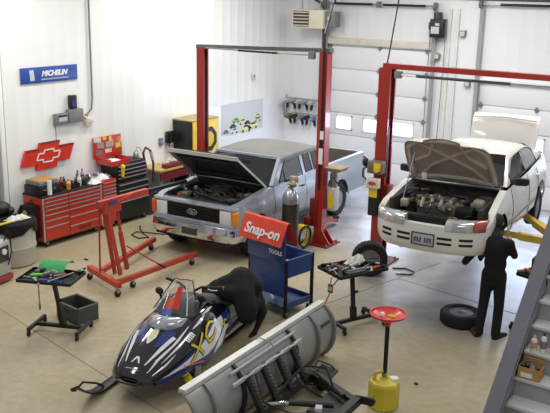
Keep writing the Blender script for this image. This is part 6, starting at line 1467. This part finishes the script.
organic('trousers', Lg(1.2) + [(pel, .155, (1, 1, .9)), (aR, aR + (aR - kR).normalized() * .02, .06, .06), (aL, aL + (aL - kL).normalized() * .02, .06, .06)], pm('black_trousers', (0, 0, 0)), P1, .015, 5)
for w0_, e0_, sd_ in ((rw, re_, (.7, .7, 0)), (lw, le, (.3, 1, 0))):
    m = MB(); hand(m, w0_, (w0_ - e0_), sd_, curl=.5 if w0_ is rw else .7, g=.004); m.build('glove', black_cloth, P1)
sneak = pm('sneaker', (40, 38, 42), .6, var=.2)
for (an, kn) in ((aR, kR), (aL, kL)):
    p = V((an.x, an.y, 0)); sh_ = shoe('sneaker', p + V((-.02, .08, 0)), (kn - an), sneak, white_plastic, P1)
m = MB(); m.tube([aL + V((.02 + .03 * k, .06, .0)) for k in range(2)] if 0 else [aL + V((.05, .02, -.02)), aL + V((.055, .07, .02)), aL + V((.04, .12, -.02))], .012, 6); m.build('shoe_stripe', pm('stripe_pink', (206, 120, 120), .5), sh_)
# ---------------------------------------------------------------- stairs at the right edge
ST = thing('staircase', 'steep grey staircase with a broad dark handrail board at the lower right', 'stairs', (-2.35, 7.08, 0))
tread_m = pm('tread_grey', (206, 207, 204), .55, var=.08, vs=5); riser_m = pm('riser_grey', (158, 160, 161), .6, var=.08)
rail_m = pm('rail_grey', (104, 104, 112), .45, var=.06, vs=4); post_m = pm('post_dark', (40, 40, 42), .5)
RISE, RUN = .221, .2105; SW = 1.15; NS = 14
for k in range(1, NS + 1):
    y0 = RUN * k
    m = MB(); m.box((SW / 2, y0 + RUN / 2 + .01, RISE * k - .02), (SW, RUN + .06, .04), bev=.008); m.build('tread', tread_m, ST)
    m = MB(); m.box((SW / 2, y0 + .012, RISE * k - RISE / 2 - .02), (SW - .02, .02, RISE - .03)); m.build('riser', riser_m, ST, 0)
yT, zT = RUN * NS, RISE * NS
for x in (-.03, SW + .03):
    m = MB(); m.prism([(.0, -.0), (.30, 0), (yT + .3, zT - .12), (yT + .3, zT + .14), (.05, .25), (0, .1)], 'X', x - .025, x + .025); m.build('stringer', pm('stringer_grey', (150, 152, 152), .5), ST, 0)
sl = V((0, RUN, RISE)).normalized()
a, b_ = V((.0, .05, .54)), V((.0, yT + .2, .54 + (yT + .15) * RISE / RUN))
m = MB(); m.bar(a, b_, .155, .05); m.build('handrail_board', rail_m, ST, 0)
m = MB(); m.bar(a - V((-.055, 0, .06)), b_ - V((-.055, 0, .06)), .03, .10); m.build('rail_skirt', pm('skirt_grey', (150, 151, 154), .5), ST, 0)
for y in (.12, .95, 1.75, 2.6):
    z = .52 + (y - .05) * RISE / RUN
    m = MB(); m.box((.0, y, (z - .04 + max(0, (y - .1) * RISE / RUN - .1)) / 2), (.07, .07, z - .04 - max(0, (y - .1) * RISE / RUN - .1))); m.build('rail_post', post_m, ST, 0)
GS = 'bottles on the stairs'
def step(k, x, d=.14): return (-2.35 + x, 7.08 + RUN * k + d, RISE * k)
bottle('bottle', 'white bottle with pale cap at the left end of the stair tread above the box', step(5, .10, .05), .034, .17, (226, 222, 210), (200, 190, 170), (206, 160, 130), GS)
bottle('bottle', 'tall white spray bottle second from the left on the stair tread above the box', step(5, .19, .08), .032, .21, (232, 232, 230), (60, 60, 62), (150, 120, 120), GS)
bottle('bottle', 'short dark capped white jar right of the two white bottles on the stairs', step(5, .31, .05), .038, .13, (226, 226, 220), (30, 30, 30), (180, 176, 160), GS)
bottle('bottle', 'dark bottle behind the short white jar on the stairs', step(5, .33, .14), .034, .20, (36, 34, 36), (24, 24, 24), (70, 60, 60), GS)
t = thing('cardboard_box', 'open brown cardboard box full of small parts on the lower stair tread', 'box', step(4, .15, .07), 0)
m = MB(); bw, bd_, bh = .22, .16, .13
for c, d in (((0, 0, .004), (bw, bd_, .008)), ((-bw / 2, 0, bh / 2), (.008, bd_, bh)), ((bw / 2, 0, bh / 2), (.008, bd_, bh)), ((0, -bd_ / 2, bh / 2), (bw, .008, bh)), ((0, bd_ / 2, bh / 2 + .03), (bw, .008, bh + .06))): m.box(c, d)
m.build('carton', tan, t, 0)
m = MB(); m.box((-.02, -bd_ / 2 - .006, .05), (.12, .004, .05)); m.build('paper_label', white_plastic, t, 0)
for k in range(6):
    x, y = -.075 + .05 * (k % 4), -.035 + .06 * (k // 4)
    small('small_part', 'small dark part standing in the cardboard box on the stairs', 'part', (t.location.x + x, t.location.y + y, t.location.z + .01), lambda m: m.cyl((0, 0, 0), (.01 * (k - 2), .01, .12 + .01 * (k % 3)), .018, n=10), [gun_d, black_plastic, light_grey][k % 3], ('part_body', [('end', lambda m: m.cyl((.01 * (k - 2), .01, .12 + .01 * (k % 3)), (.01 * (k - 2), .01, .14 + .01 * (k % 3)), .014, n=8), steel)]), group='parts in the cardboard box')
# tall tool cart standing behind the rail
T3, c3_ = tray_stand('black rolling tool tray half hidden behind the stair handrail, beyond the standing person', (-3.10, 11.40, 0), 1.3, .7, .46, .86, .32, 0, (0, 0))
GT3 = 'tools on the tray behind the stair rail'
tool('impact_gun', 'orange-brown air gun on top of the tray behind the stair rail', T3, c3_, -.22, .12, 1.2, gun, pm('gun_rust', (150, 84, 50), .5, var=.2), ('motor_body', [('nose', lambda m: m.cyl((-.1, 0, .04), (-.16, 0, .04), .02, n=10), steel)]), g=GT3, cat='air tool')
tool('socket_case', 'dark tool case standing on the tray behind the stair rail', T3, c3_, .02, .12, .3, lambda m: m.box((0, 0, .11), (.28, .14, .22), bev=.01), dark_grey, ('case', [('latch', lambda m: m.box((0, -.075, .1), (.06, .01, .04)), steel)]), g=GT3, cat='case')
tool('shop_rag', 'purple-grey rag on the tray behind the stair rail', T3, c3_, .24, .1, .2, lambda m: crumple(m, .2, .2, .1, 31), pm('rag_purple', (120, 108, 140), .8), ('cloth', []), g=GT3)
# ---------------------------------------------------------------- loose pieces of these parts become parts of their own
SPLIT = {'corner_post', 'engine_accessory', 'instruction_decal', 'fluid_reservoir', 'sleeve', 'grinding_wheel', 'vent_hole', 'lug_nut', 'engine_hose', 'anchor_bolt', 'warning_label', 'white_label', 'wiper', 'plate_marks', 'hanger', 'pull_chain', 'dark_detail', 'trip_rail', 'yellow_coil', 'black_coil', 'rim_spoke', 'panel', 'label', 'motor_body', 'engine_block', 'grille_bar', 'socket_row', 'pillar_trim', 'emblem_edge', 'handles'}
def islands(me):
    par = list(range(len(me.vertices)))
    def find(a):
        while par[a] != a: par[a] = par[par[a]]; a = par[a]
        return a
    for e in me.edges:
        a, b = find(e.vertices[0]), find(e.vertices[1])
        if a != b: par[a] = b
    g = {}
    for p in me.polygons: g.setdefault(find(p.vertices[0]), []).append(p.index)
    return list(g.values())
def split(o):
    me = o.data; isl = islands(me)
    if len(isl) < 2 or len(isl) > 40: return
    for k, polys in enumerate(isl[1:] + isl[:1]):
        keep = set(polys); b = bmesh.new(); b.from_mesh(me); b.faces.ensure_lookup_table()
        bmesh.ops.delete(b, geom=[f for f in b.faces if f.index not in keep], context='FACES')
        n = bpy.data.meshes.new(me.name); b.to_mesh(n); b.free()
        for mt in me.materials: n.materials.append(mt)
        if k == len(isl) - 1: o.data = n
        else:
            c = o.copy(); c.data = n; COL.objects.link(c)
for o in [o for o in SC.objects if o.type == 'MESH' and o.parent and o.name.split('.')[0] in SPLIT and o.data.users == 1]: split(o)
